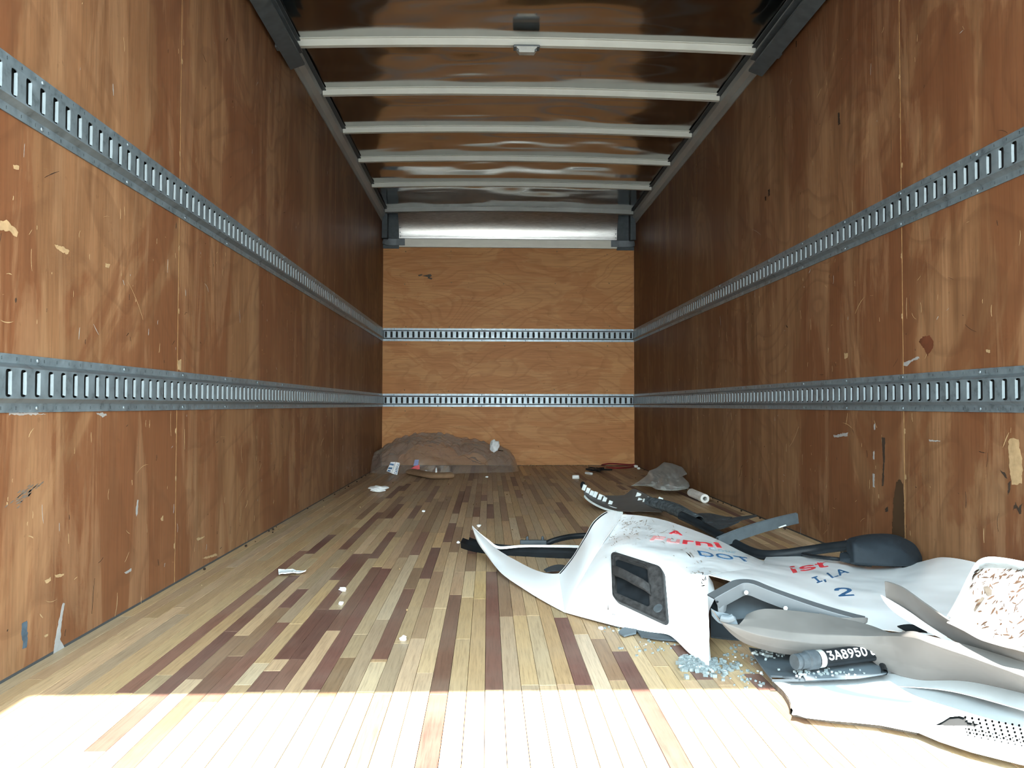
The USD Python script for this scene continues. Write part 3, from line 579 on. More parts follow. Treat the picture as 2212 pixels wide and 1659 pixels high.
RW = [[(1530, 1243, 1.88), (1600, 1262, 1.85), (1720, 1300, 1.80), (1820, 1330, 1.76), (1900, 1360, 1.70), (1990, 1370, 1.66), (2090, 1380, 1.62)],
      [(1580, 1235, 1.99), (1650, 1250, 1.96), (1740, 1275, 1.93), (1830, 1300, 1.89), (1910, 1316, 1.84), (2000, 1320, 1.80), (2095, 1325, 1.75)],
      [(1640, 1225, 2.16), (1690, 1235, 2.15), (1760, 1250, 2.11), (1840, 1268, 2.07), (1920, 1278, 2.03), (2010, 1278, 1.98), (2100, 1285, 1.92)],
      [(1650, 1212, 2.42), (1710, 1216, 2.40), (1775, 1222, 2.36), (1850, 1240, 2.28), (1930, 1250, 2.2), (2020, 1238, 2.14), (2105, 1250, 2.04)],
      [(1655, 1204, 2.60), (1725, 1198, 2.60), (1800, 1203, 2.55), (1880, 1221, 2.46), (1955, 1221, 2.38), (2030, 1205, 2.32), (2108, 1216, 2.16)]]
flap = Patch(RW, 110, 70, bump=.012, seed=11, freq=6)
obj('skin', main.mesh(.0015), 'white_paint', skin, smooth=45)
obj('side_fold', F1.mesh(.0015), 'white_paint_clean', skin, smooth=45)
obj('torn_wing', wing.mesh(.0015), 'white_paint_clean', skin, smooth=45)
obj('rear_flap', flap.mesh(.0015), 'white_paint_clean', skin, smooth=45)
# ragged inner return along the hole edge
ret = Patch([[(1530, 1243, 1.885), (1520, 1275, 1.87), (1513, 1310, 1.83), (1516, 1350, 1.79), (1524, 1395, 1.74), (1531, 1448, 1.668)],
             [(1540, 1258, 1.93), (1545, 1285, 1.90), (1532, 1320, 1.86), (1529, 1355, 1.82), (1533, 1395, 1.78), (1536, 1430, 1.72)]], 50, 10)
obj('torn_edge', ret.mesh(.0015), 'white_paint_clean', skin, smooth=45)
# folded white lip of the window opening along the wing
lipp = Patch([[(1020, 1136, 3.0), (1052, 1163, 2.98), (1080, 1180, 2.95), (1130, 1177, 2.93), (1190, 1177, 2.9), (1250, 1178, 2.86)],
              [(1021, 1140, 3.0), (1052, 1168, 2.97), (1078, 1185, 2.94), (1130, 1181, 2.92), (1190, 1181, 2.89), (1250, 1182, 2.85)]], 40, 5)
obj('window_lip', lipp.mesh(.003), 'white_paint_clean', skin, smooth=45)
# rubber seal on the window edge, scuffs and dirt on the paint
obj('edge_seal', tube(spline([F1.on(p, -.002)[0] for p in ((1209, 1240), (1237, 1206), (1263, 1164), (1285, 1127), (1311, 1107))], 30), .0035, 8), 'rubber', skin)
def specks(patch, spec, mname, name):
    out = []
    for a, b, sa, sb, n, ln, wd, an in spec:
        for _ in range(n):
            x0, y0, l_, w_, t_ = a+RNG.normal(0, sa), b+RNG.normal(0, sb), ln*RNG.uniform(.4, 1.5), wd*RNG.uniform(.5, 1.4), an+RNG.normal(0, .5)
            c_, s_ = math.cos(t_), math.sin(t_); q = [(x0+c_*u*l_-s_*v*w_, y0+s_*u*l_+c_*v*w_) for u, v in ((-1, 0), (-.2, .9), (.7, .6), (1, 0), (.3, -.9))]
            P_ = patch.on(q, .0009)
            if np.all(np.linalg.norm(P_, axis=1) > .8): out.append(trimesh.Trimesh(P_, [[0, 1, 2], [0, 2, 3], [0, 3, 4], [2, 1, 0], [3, 2, 0], [4, 3, 0]], process=False))
    if out: obj(name, out, mname, skin, smooth=False, kind='stuff')
plain('dirt_brown', (.42, .36, .31), .8, var=.3, scale=40, spec=.1)
specks(main, [(1362, 1135, 22, 14, 70, 3, .8, -.4), (1325, 1168, 6, 20, 24, 2, .7, .8), (1420, 1150, 40, 12, 30, 4, .6, .2), (1500, 1190, 20, 12, 14, 3, .7, .6), (1505, 1225, 12, 14, 16, 2.5, .8, .5)], 'dirt_brown', 'dirt_specks')
specks(main, [(1315, 1315, 3, 6, 3, 7, .7, 1.1), (1522, 1255, 3, 8, 8, 4, .9, 1.2), (1487, 1200, 3, 2, 3, 5, 1, .6)], 'chip_dark', 'scratches')
# lettering
for txt, q, m_ in (('A', [(1445, 1153), (1474, 1157), (1474, 1149), (1446, 1145)], 'red_vinyl'), ('Fu', [(1403, 1168), (1468, 1174), (1470, 1164), (1412, 1158)], 'faded_red'), ('rni', [(1474, 1175), (1561, 1184), (1552, 1173), (1476, 1164)], 'red_vinyl'),
                   ('Cour', [(1532, 1188), (1592, 1197), (1588, 1191), (1530, 1182)], 'faded_blue'), ('DOT', [(1512, 1201), (1626, 1215), (1612, 1205), (1506, 1190)], 'blue_vinyl')):
    obj('lettering', decal(main, txt, q, bold=m_ != 'blue_vinyl'), m_, skin, smooth=False)
for txt, q, m_ in (('ist', [(1712, 1240), (1790, 1225), (1782, 1212), (1704, 1225)], 'red_vinyl'), ('I, LA', [(1768, 1264), (1838, 1240), (1822, 1228), (1752, 1249)], 'blue_vinyl'), ('2', [(1812, 1290), (1846, 1288), (1838, 1270), (1798, 1271)], 'blue_vinyl')):
    obj('lettering', decal(flap, txt, q, bold=True), m_, skin, smooth=False)
# handle
TL, TR, BR_, BL = [main.on(p, 0)[0] for p in ((1321, 1190), (1436, 1228), (1446, 1353), (1326, 1296))]
ex = unit((TR-TL)+(BR_-BL)); nz = unit(np.cross(ex, (TL-BL)+(TR-BR_)));  nz = nz if nz@(EYE-TL) > 0 else -nz
ctr = (TL+TR+BR_+BL)/4+nz*.006
def h2w(m):
    """(s,t) in the unit square of the plate and n in metres -> lying on the skin."""
    v = np.array(m.vertices); sq, t = v[:, :1], v[:, 1:2]; q = [np.array(c, float) for c in ((1324, 1196), (1436, 1232), (1446, 1355), (1328, 1300))]
    xy = (1-t)*((1-sq)*q[3]+sq*q[2])+t*((1-sq)*q[0]+sq*q[1])
    mm = trimesh.Trimesh(main.on(xy, 0)+nz*(v[:, 2:]+.006), m.faces, process=False); mm.fix_normals(); return mm
def rr(x0, y0, x1, y1, r): return sg.box(x0+r, y0+r, x1-r, y1-r).buffer(r, quad_segs=5)
plate = rr(0, 0, 1, 1, .11)
cut = rr(.06, .16, .70, .90, .07)
ring = trimesh.creation.extrude_polygon(plate.difference(cut), .014, engine='earcut'); ring.apply_translation([0, 0, -.007])
bev = trimesh.creation.extrude_polygon(rr(.03, .03, .97, .97, .1).difference(cut.buffer(.03)), .003, engine='earcut'); bev.apply_translation([0, 0, .007])
obj('handle_plate', h2w(fine(cat_([ring, bev]), .06)), 'handle_plastic', skin, smooth=25)
back = trimesh.creation.extrude_polygon(cut.buffer(.02), .003, engine='earcut'); back.apply_translation([0, 0, -.006])
obj('handle_recess', h2w(fine(back, .06)), 'black_plastic', skin, smooth=25)
gp_ = []
for i in range(25):
    u = i/24; gp_.append((.03+.72*u, .62-.13*u-.02*math.sin(u*3.1), .006+.018*math.sin(min(u*3.5, 1.57))-.012*max(0, u-.9)*10))
grip = sweep(np.array([[-.085, -.004], [-.07, .004], [.07, .006], [.09, .001], [.085, -.005]]), np.array(gp_)*[1, 1, 1], up=(0, 0, 1)) if False else None
g0 = []
for (u, c, n) in gp_: g0.append([[u, c-.115, n-.002], [u, c-.10, n+.004], [u, c+.06, n+.006], [u, c+.085, n+.001], [u, c+.07, n-.006], [u, c-.10, n-.006]])
g0 = np.array(g0); V = g0.reshape(-1, 3); Fc = []
for i in range(24):
    for j in range(6): a_, b_ = i*6+j, i*6+(j+1) % 6; Fc += [[a_, b_, b_+6], [a_, b_+6, a_+6]]
for o in (0, 24*6): Fc += [[o, o+k, o+k+1] for k in range(1, 5)]
obj('handle_grip', h2w(trimesh.Trimesh(V, Fc, process=False)), 'handle_plastic', skin, smooth=40)
lk = trimesh.creation.cylinder(.012, .006, sections=20); lc = h2w(trimesh.Trimesh([[.86, .2, .009]]*3, [[0, 1, 2]], process=False)).vertices[0]
obj('lock_cylinder', frame(lk, lc, ex, np.cross(nz, ex), nz), 'galvanized_dark', skin)

# ---- B: side mirror on a bent black arm
P0 = PZ(1900, 1222, .05)
mir = thing('side_mirror', 'black plastic truck mirror on a bent tubular arm resting on the torn sheet', 'mirror', P0)
arm = catmull([PY(1470, 1113, 3.02), PY(1530, 1143, 2.88), PY(1590, 1176, 2.72), PY(1620, 1191, 2.66), PY(1645, 1198, 2.62), PY(1685, 1198, 2.58), PY(1750, 1189, 2.55), PY(1800, 1182, 2.50), PY(1850, 1176, 2.45)], 70)
obj('arm', tube(arm, .0165, 14), 'rubber', mir)
# housing: rounded hood, square back at its left
hd = []
for (px, py, y, r) in ((1834, 1168, 2.44, .012), (1834, 1211, 2.42, .010), (1868, 1160, 2.44, .014), (1930, 1163, 2.44, .018), (1968, 1180, 2.43, .018), (1984, 1203, 2.42, .014), (1986, 1215, 2.41, .010), (1848, 1214, 2.34, .010), (1925, 1220, 2.32, .010), (1970, 1217, 2.34, .010), (1846, 1178, 2.36, .012), (1928, 1176, 2.36, .02)):
    hd.append(trimesh.creation.icosphere(0, r).vertices+PY(px, py, y))
hood = trimesh.convex.convex_hull(np.vstack(hd)); hood.merge_vertices(); hood = hood.subdivide_loop(3)
obj('housing', hood, 'mirror_plastic', mir, smooth=True)
ft = trimesh.convex.convex_hull(np.vstack([trimesh.creation.icosphere(1, .005).vertices+PY(a, b, y) for a, b, y in ((1818, 1197, 2.42), (1816, 1209, 2.40), (1850, 1218, 2.37), (1880, 1221, 2.35), (1850, 1205, 2.36), (1836, 1194, 2.42), (1860, 1215, 2.44))]))
obj('bracket', ft, 'mirror_plastic', mir, smooth=30)
obj('glass_rim', tube(spline([PY(1950, 1222, 2.34), PY(1972, 1221, 2.36), PY(1984, 1212, 2.40)], 12), .006, 8), 'black_plastic', mir)
cb = thing('black_cable', 'thin black cable lying under the mirror arm on the white sheet', 'cable', PY(1760, 1203, 2.5))
obj('strand', tube(catmull([PY(1722, 1194, 2.58), PY(1760, 1202, 2.47), PY(1790, 1206, 2.41), PY(1812, 1208, 2.40)], 30), .006, 8), 'rubber', cb)

# ---- C: grey interior trim shell with white clips, on the floor behind the door panel
tp = thing('trim_shell', 'curved grey plastic trim shell with white clips behind the torn door', 'trim panel', PZ(1330, 1100))
sh = Patch([[(1262, 1056, 4.45), (1300, 1070, 4.42), (1345, 1070, 4.40), (1368, 1056, 4.40), (1392, 1066, 4.3), (1420, 1080, 4.2)],
            [(1262, 1066, 4.35), (1295, 1083, 4.28), (1335, 1092, 4.22), (1370, 1090, 4.18), (1400, 1088, 4.15), (1430, 1092, 4.1)],
            [(1266, 1070, 4.30), (1285, 1087, 4.2), (1320, 1102, 4.1), (1355, 1104, 4.05), (1390, 1104, 4.0), (1430, 1106, 3.95)]], 40, 18)
obj('shell', sh.mesh(.003), 'trim_grey', tp, smooth=45)
for i, (a, b, y) in enumerate([(1262, 1053, 4.42), (1270, 1060, 4.40), (1278, 1066, 4.38), (1286, 1068, 4.36), (1296, 1074, 4.33), (1306, 1080, 4.3), (1318, 1088, 4.25), (1379, 1070, 4.3), (1382, 1082, 4.24), (1393, 1084, 4.2), (1402, 1080, 4.2), (1426, 1080, 4.15)]):
    c = PY(a, b, y); s = (.022, .014, .034) if i < 7 else (.026, .02, .03)
    obj('clip', frame(rbox(s, .003), c, unit([.9, -.2, -.35]), unit([.2, .95, 0]), unit(np.cross([.9, -.2, -.35], [.2, .95, 0]))), 'clip_white' if i != 0 else 'clip_white', tp, smooth=30)
obj('end_plug', ball(PY(1259, 1048, 4.44), .018, 1, (.8, 1, 1.2)), 'black_plastic', tp)
obj('rim', tube(catmull([PY(1263, 1072, 4.30), PY(1284, 1089, 4.2), PY(1318, 1103, 4.1), PY(1345, 1108, 4.05)], 24), .006, 8), 'clip_white', tp)
obj('wire', tube(catmull([PY(1300, 1070, 4.40), PY(1312, 1078, 4.38), PY(1304, 1086, 4.3), PY(1318, 1094, 4.2), PY(1332, 1098, 4.15)], 24), .003, 6), 'clip_white', tp)

# ---- dusty rubber hose behind the door panel
dh = thing('dusty_hose', 'thick dusty black rubber weatherstrip lying behind the torn door panel', 'weatherstrip', PZ(1450, 1120))
sp = catmull([PY(1400, 1083, 3.85), PY(1432, 1092, 3.70), PY(1462, 1104, 3.5), PY(1490, 1117, 3.25), PY(1510, 1128, 3.1)], 50)
obj('strip', tube(sp, .024, 14, scale=1+.25*(meshkit.noise(np.arange(50)[:, None]*[.9, 0, 0], 3)-.5)), 'dusty_rubber', dh)
obj('strip', tube(catmull([PY(1425, 1083, 3.85), PY(1455, 1091, 3.7), PY(1475, 1100, 3.5), PY(1500, 1115, 3.3)], 30), .013, 10), 'dusty_rubber', dh)
# ---- dark torn film on the floor
df = thing('torn_film', 'torn dark grey plastic film on the floor before the oil stained wall', 'plastic film', PZ(1570, 1135))
for k, g in enumerate(([[(1490, 1112, 3.6), (1530, 1108, 3.7), (1570, 1116, 3.5), (1582, 1117, 3.5)], [(1510, 1128, 3.4), (1530, 1132, 3.3), (1550, 1133, 3.35), (1575, 1122, 3.45)]],
                       [[(1520, 1128, 3.35), (1560, 1122, 3.45), (1600, 1116, 3.55), (1634, 1112, 3.6)], [(1535, 1136, 3.25), (1570, 1134, 3.3), (1605, 1124, 3.4), (1636, 1116, 3.5)]],
                       [[(1524, 1132, 3.33), (1550, 1128, 3.35), (1585, 1127, 3.35), (1600, 1120, 3.4)], [(1540, 1146, 3.1), (1555, 1144, 3.12), (1580, 1136, 3.2), (1598, 1127, 3.3)]])):
    obj('shred', Patch(g, 30, 10, bump=.03, seed=20+k, freq=25).mesh(.001), 'dark_film', df, smooth=45)
# ---- D: flat grey strip
gs = thing('trim_strip', 'flat grey plastic strip leaning over the mirror arm towards the plywood', 'trim strip', PY(1640, 1150, 2.75))
sA = np.array([PY(1552, 1172, 2.70), PY(1600, 1153, 2.74), PY(1660, 1134, 2.80), PY(1722, 1119, 2.88)])
obj('strip', sweep(np.array([[-.006, -.020], [.004, -.020], [.006, .016], [-.002, .020], [-.006, .018]]), spline(sA, 20), up=(0, .15, 1)), 'strip_grey', gs)
obj('tip', frame(rbox((.03, .008, .004), .0015), PY(1690, 1137, 2.80), unit([.95, .2, .25]), unit([-.2, .97, 0]), [0, 0, 1]), 'clip_white', gs)

# ---- F: black window channel beside the wing
wc = thing('window_channel', 'black rubber window channel beneath the torn white wing', 'window seal', PZ(1120, 1205))
ch = spline([PY(1006, 1172, 3.12), PY(1030, 1180, 3.05), PY(1070, 1188, 2.99), (PY(1140, 1193, 2.95)), PY(1200, 1194, 2.92), PY(1262, 1194, 2.9)], 40)
obj('channel', sweep(np.array([[-.02, -.022], [.02, -.022], [.022, .004], [.012, .02], [.006, .006], [-.012, .006], [-.016, .02], [-.022, .004]]), ch), 'rubber', wc, smooth=30)
obj('torn_tip', cat_([tube(spline([PY(1003, 1170, 3.13), PY(1015, 1172, 3.1), PY(1028, 1178, 3.06)], 10), .010, 7, scale=np.linspace(.4, 1, 10)), tube(spline([PY(1008, 1178, 3.1), PY(1020, 1180, 3.08), PY(1032, 1188, 3.03)], 10), .008, 7, scale=np.linspace(.3, 1, 10))]), 'dark_film', wc)
obj('clip_bar', cat_([frame(rbox((.10, .02, .016), .003), PY(1152, 1171, 2.97), unit([1, -.05, 0]), unit([.05, 1, 0]), [0, 0, 1]), ball(PY(1139, 1164, 2.97), .007, 1, (.8, .8, 1.6)), ball(PY(1172, 1164, 2.97), .007, 1, (.8, .8, 1.6))]), 'plate_grey', wc)
obj('seal_curve', tube(catmull([PY(1180, 1174, 3.02), PY(1205, 1165, 3.02), PY(1235, 1159, 3.0), PY(1268, 1157, 2.98)], 24), .011, 10), 'rubber', wc)

# ---- G: bent grey metal bracket in front of the torn hole
bk = thing('bent_bracket', 'bent grey metal window bracket poking out of the torn hole', 'bracket', PZ(1620, 1340, .03))
bp = [PY(1548, 1304, 1.76), PY(1572, 1290, 1.765), PY(1596, 1277, 1.77), PY(1608, 1272, 1.772), PY(1622, 1273, 1.768), PY(1640, 1280, 1.76), PY(1700, 1303, 1.735), PY(1780, 1330, 1.70), PY(1868, 1354, 1.665)]
bs = catmull(bp, 60)
obj('rail', sweep(np.array([[-.002, -.014], [.001, -.014], [.001, .0105], [.032, .012], [.032, .015], [-.001, .0135], [-.002, .012]])*[-1, 1], bs), 'bracket_grey', bk, smooth=35)
for a, b, y in ((1612, 1280, 1.762), (1697, 1314, 1.728)): obj('rivet', ball(PY(a, b, y), .005, 2, (1, .5, 1)), 'clip_white', bk)
obj('hole', ball(PY(1549, 1300, 1.755), .0035, 1, (1, .4, .7)), 'black_plastic', bk)
lg = Patch([[(1550, 1306, 1.762), (1562, 1303, 1.762), (1570, 1308, 1.765)], [(1552, 1322, 1.757), (1560, 1325, 1.757), (1568, 1320, 1.76)]], 8, 8)
obj('tab', lg.mesh(.003), 'bracket_grey', bk)
gw = Patch([[(1562, 1318, 1.79), (1610, 1284, 1.83), (1680, 1308, 1.80), (1760, 1335, 1.76)], [(1566, 1345, 1.76), (1610, 1335, 1.78), (1680, 1335, 1.76), (1770, 1345, 1.73)]], 20, 10)
obj('inner_panel', gw.mesh(.003), 'plate_grey', bk)
ih = thing('inner_brace', 'dark inner door brace showing through the torn hole', 'door brace', PZ(1590, 1345, .02))
obj('brace', Patch([[(1536, 1252, 2.02), (1570, 1262, 2.02), (1600, 1275, 1.98), (1640, 1290, 1.92)], [(1545, 1292, 1.96), (1575, 1285, 1.95), (1610, 1290, 1.92), (1650, 1300, 1.88)]], 20, 8).mesh(.004), 'cardboard', ih)
obj('lining', Patch([[(1533, 1275, 2.06), (1580, 1285, 2.05), (1650, 1300, 2.02), (1740, 1320, 1.95)], [(1536, 1400, 1.90), (1580, 1395, 1.88), (1650, 1390, 1.86), (1740, 1390, 1.84)]], 20, 8).mesh(.004), 'plate_grey', ih)

# ---- H: big grey fender trim
fd = thing('fender_trim', 'long grey plastic wheel arch trim broken at its narrow end', 'fender trim', PZ(1760, 1420, .02))
H_ = [[(1612, 1328, 1.675), (1655, 1315, 1.68), (1712, 1319, 1.685), (1770, 1326, 1.68), (1868, 1347, 1.64), (1915, 1364, 1.58), (1985, 1366, 1.475), (2085, 1392, 1.41), (2240, 1440, 1.33)],
      [(1607, 1337, 1.655), (1660, 1337, 1.655), (1714, 1343, 1.65), (1772, 1350, 1.64), (1866, 1362, 1.61), (1918, 1368, 1.56), (1990, 1377, 1.455), (2090, 1408, 1.385), (2240, 1460, 1.305)],
      [(1596, 1349, 1.645), (1650, 1357, 1.63), (1712, 1366, 1.62), (1775, 1371, 1.61), (1862, 1374, 1.59), (1920, 1374, 1.55), (1993, 1384, 1.445), (2095, 1420, 1.37), (2240, 1473, 1.29)],
      [(1575, 1348, 1.645), (1640, 1372, 1.622), (1708, 1384, 1.61), (1775, 1391, 1.605), (1862, 1392, 1.59), (1925, 1395, 1.555), (2000, 1412, 1.47), (2098, 1440, 1.41), (2240, 1490, 1.33)],
      [(1555, 1342, 1.65), (1625, 1385, 1.63), (1705, 1402, 1.615), (1775, 1408, 1.61), (1860, 1408, 1.60), (1925, 1425, 1.575), (2000, 1445, 1.51), (2090, 1458, 1.455), (2240, 1500, 1.37)],
      [(1537, 1318, 1.66), (1612, 1391, 1.645), (1702, 1414, 1.63), (1775, 1419, 1.625), (1858, 1417, 1.62), (1915, 1448, 1.59), (1985, 1472, 1.54), (2080, 1476, 1.50), (2240, 1512, 1.42)]]
fe = Patch(H_, 130, 51, lin=True); obj('shell', fe.mesh(.003), 'trim_grey', fd, smooth=18)
tipp = Patch([[(1536, 1314, 1.665), (1552, 1322, 1.66), (1570, 1325, 1.66), (1588, 1332, 1.665)], [(1540, 1328, 1.655), (1556, 1346, 1.65), (1576, 1350, 1.65), (1594, 1348, 1.652)]], 20, 10)
obj('inner_tip', tipp.mesh(.003), 'trim_blue_grey', fd, smooth=45)
obj('peg', tube(spline([PY(1558, 1334, 1.65), PY(1572, 1337, 1.645), PY(1584, 1333, 1.645)], 12), .008, 10), 'trim_blue_grey', fd)
upl = Patch([[(1770, 1326, 1.682), (1820, 1334, 1.67), (1866, 1334, 1.66), (1873, 1334, 1.655)], [(1780, 1330, 1.68), (1830, 1340, 1.665), (1858, 1348, 1.65), (1872, 1342, 1.648)]], 16, 6)
obj('edge_flange', upl.mesh(.003), 'trim_grey', fd, smooth=45)

# ---- I: upper grey band
ub = thing('arch_trim', 'curved grey plastic arch trim with a jagged broken tip', 'arch trim', PZ(2060, 1390, .1))
bd = Patch([[(1911, 1256, 1.64), (1945, 1268, 1.60), (2000, 1306, 1.52), (2060, 1346, 1.44), (2140, 1378, 1.365), (2245, 1405, 1.29)],
            [(1912, 1275, 1.645), (1950, 1292, 1.615), (2003, 1328, 1.54), (2065, 1368, 1.465), (2140, 1400, 1.395), (2245, 1425, 1.32)],
            [(1914, 1292, 1.655), (1955, 1315, 1.63), (2006, 1350, 1.565), (2068, 1388, 1.49), (2140, 1421, 1.425), (2245, 1445, 1.35)]], 80, 24)
obj('band', bd.mesh(.003), 'trim_grey', ub, smooth=45)
ul = Patch([[(1903, 1285, 1.655), (1930, 1300, 1.64), (1970, 1325, 1.60), (2006, 1351, 1.562), (2068, 1389, 1.487), (2140, 1422, 1.422)],
            [(1908, 1297, 1.65), (1935, 1325, 1.625), (1975, 1350, 1.585), (2014, 1370, 1.545), (2074, 1398, 1.475), (2140, 1426, 1.415)]], 50, 8)
obj('inner_lip', ul.mesh(.002), 'white_paint_clean', ub, smooth=45)

# ---- dark loose tab seen between the sheet and the trim
dtb = thing('dark_tab', 'small dark plastic tab between the white sheet and the arch trim', 'plastic tab', PY(1960, 1357, 1.68))
obj('tab', Patch([[(1938, 1352, 1.675), (1972, 1349, 1.66), (2002, 1362, 1.62)], [(1957, 1362, 1.655), (1980, 1364, 1.64), (2002, 1365, 1.61)]], 12, 6).mesh(.003), 'black_plastic', dtb)

# ---- J: scraped white fender
sf = thing('scraped_fender', 'scraped dirty white body panel with a rounded rim beside the plywood wall', 'body panel', PZ(2180, 1400, .05))
J_ = [[(2103, 1232, 1.51), (2118, 1212, 1.52), (2140, 1206, 1.53), (2180, 1211, 1.535), (2212, 1217, 1.54), (2290, 1232, 1.54)],
      [(2090, 1262, 1.48), (2108, 1240, 1.455), (2135, 1230, 1.445), (2180, 1235, 1.44), (2212, 1240, 1.44), (2290, 1255, 1.44)],
      [(2072, 1300, 1.47), (2096, 1285, 1.43), (2130, 1280, 1.415), (2180, 1283, 1.40), (2212, 1287, 1.395), (2290, 1300, 1.39)],
      [(2050, 1338, 1.46), (2080, 1333, 1.415), (2120, 1335, 1.38), (2180, 1345, 1.35), (2212, 1350, 1.34), (2290, 1362, 1.33)],
      [(2045, 1345, 1.455), (2080, 1362, 1.405), (2125, 1385, 1.36), (2180, 1400, 1.32), (2212, 1408, 1.31), (2290, 1425, 1.29)]]
jp = Patch(J_, 70, 60, bump=.014, seed=31, freq=14); obj('sheet', jp.mesh(.002), 'scraped_paint', sf, smooth=45)
rm = catmull([jp.on(p, .001)[0] for p in ((2052, 1335), (2073, 1299), (2091, 1262), (2105, 1234), (2120, 1214), (2141, 1209), (2180, 1213), (2220, 1221))], 50)
obj('rim', tube(rm, .005, 8), 'white_paint_clean', sf)
drt = []
for k in range(110):
    a, b = RNG.uniform(2100, 2212), 1232+150*RNG.random()**1.6; w_, h_ = RNG.uniform(2, 11), RNG.uniform(.5, 2.5); th_ = RNG.normal(-.7, .5)
    c_, s_ = math.cos(th_), math.sin(th_); q = [(a+c_*u*w_-s_*v*h_, b+s_*u*w_+c_*v*h_) for u, v in ((-1, 0), (-.3, 1), (.6, .8), (1, 0), (.2, -1))]
    Pp = jp.on(q, .0012)
    if np.all(np.linalg.norm(Pp, axis=1) > .8): drt.append(trimesh.Trimesh(Pp, [[0, 1, 2], [0, 2, 3], [0, 3, 4], [2, 1, 0], [3, 2, 0], [4, 3, 0]], process=False))
obj('scrapes', drt, plain('scrape_brown', (.075, .045, .03), .8, var=.5, scale=50, spec=.1), sf, smooth=False, kind='stuff')
drk = []
for q in ([(2124, 1268), (2134, 1266), (2143, 1276), (2142, 1286), (2134, 1289), (2127, 1280)], [(2104, 1318), (2112, 1300), (2122, 1290), (2127, 1293), (2116, 1310), (2107, 1322)]):
    Pp = jp.on(q, .0015); drk.append(trimesh.Trimesh(Pp, [[0, i, i+1] for i in range(1, len(q)-1)]+[[0, i+1, i] for i in range(1, len(q)-1)], process=False))
obj('scuff', drk, 'scuff_grey', sf, smooth=False, kind='stuff')

# ---- K: white sheet on the floor, torn, with a perforated corner
def floor_poly(pts, z, th, holes=()):
    P = [PZ(a, b, z)[:2] for a, b in pts]; H = [[PZ(a, b, z)[:2] for a, b in h] for h in holes]
    pg = sg.Polygon(P).buffer(0)
    for h in H: pg = pg.difference(sg.Polygon(h).buffer(0))
    gs_ = [pg] if pg.geom_type == 'Polygon' else list(pg.geoms)
    ms = []
    for g in gs_:
        m = trimesh.creation.extrude_polygon(g, th, engine='earcut'); m.apply_translation([0, 0, z-th]); ms.append(m)
    return cat_(ms)
ks = thing('white_sheet', 'flat white plastic panel with torn edge and perforated corner on the sunlit floor', 'plastic panel', PZ(1900, 1540))
holes = []
for i in range(10):
    for j in range(5):
        a, b = 2085+i*14.5+j*2.5, 1549+j*8.5+i*2.2
        holes.append([(a-2.6, b), (a-.6, b-3.4), (a+2.6, b-2.2), (a+2.6, b+2.2), (a, b+3.6)])
    for j in range(3):
        a, b = 2086+i*14.5+j*2.5, 1574+j*7+i*2.8
        holes.append([(a-2.3, b), (a, b-2.2), (a+2.3, b), (a, b+2.2)])
holes.append([(2020, 1566), (2036, 1558), (2052, 1548), (2072, 1546), (2086, 1550), (2086, 1558), (2106, 1562), (2118, 1565), (2100, 1569), (2084, 1567), (2060, 1568)])
edge = [(1668, 1470), (1690, 1490), (1702, 1505), (1708, 1518), (1709, 1528), (1713, 1534), (1710, 1543), (1722, 1544), (1740, 1550), (1790, 1556), (1840, 1560), (1900, 1566), (1985, 1583), (2030, 1602), (2100, 1625), (2200, 1650), (2330, 1680), (2400, 1600), (2400, 1480), (2250, 1455), (2080, 1445), (1900, 1440), (1790, 1455), (1700, 1464)]
obj('sheet', floor_poly(edge, .013, .0008, holes), 'sheet_white', ks, smooth=20)
ft_ = np.array([PZ(a, b, .0) for a, b in [(1712, 1546), (1790, 1560), (1900, 1572), (1980, 1586)]]); obj('torn_lip', sweep(np.array([[-.001, 0], [.001, 0], [.001, .0115], [-.001, .0115]]), spline(ft_+[0, -.001, 0], 20)), 'scuff_grey', ks)
obj('torn_lip', sweep(np.array([[-.002, 0], [.002, 0], [.002, .011], [-.002, .011]]), spline([PZ(a, b, 0)+[-.001, 0, 0] for a, b in [(1672, 1482), (1692, 1503), (1706, 1524), (1711, 1544)]], 16)), 'scuff_grey', ks)
obj('grey_padding', floor_poly([(1725, 1538), (1800, 1550), (1900, 1560), (1990, 1576), (2100, 1612), (2330, 1660), (2390, 1590), (2380, 1490), (2080, 1460), (1900, 1450), (1720, 1475)], .0075, .005), 'joint_black', ks)
fl_ = Patch([[(1905, 1455, 1.60), (1960, 1456, 1.57), (2040, 1458, 1.53), (2120, 1468, 1.48), (2250, 1500, 1.40)], [(1870, 1485, 1.555), (1960, 1483, 1.52), (2040, 1490, 1.48), (2120, 1508, 1.42), (2250, 1545, 1.33)]], 40, 12, bump=.01, seed=44)
obj('raised_fold', fl_.mesh(.002), 'sheet_white', ks, smooth=45)
# ---- L: grey plate
gpz = thing('grey_plate', 'grey plastic plate sprinkled with glass crumbs under the wheel arch trim', 'plastic plate', PZ(1760, 1440))
obj('plate', floor_poly([(1618, 1398), (1640, 1402), (1800, 1408), (1890, 1410), (1912, 1425), (1918, 1452), (1860, 1462), (1760, 1468), (1668, 1468), (1650, 1445), (1632, 1420)], .026, .004, [[(1664, 1459), (1690, 1460), (1712, 1467), (1690, 1467), (1668, 1467)]]), 'plate_grey', gpz)
obj('side_panel', floor_poly([(1704, 1400), (1800, 1404), (1890, 1408), (1914, 1425), (1919, 1453), (1850, 1463), (1740, 1467), (1722, 1440)], .030, .003), 'trim_blue_grey', gpz)
obj('rib', tube(spline([PZ(1893, 1420, .033), PZ(1905, 1435, .033), PZ(1911, 1452, .033)], 10), .006, 8), 'black_plastic', gpz)
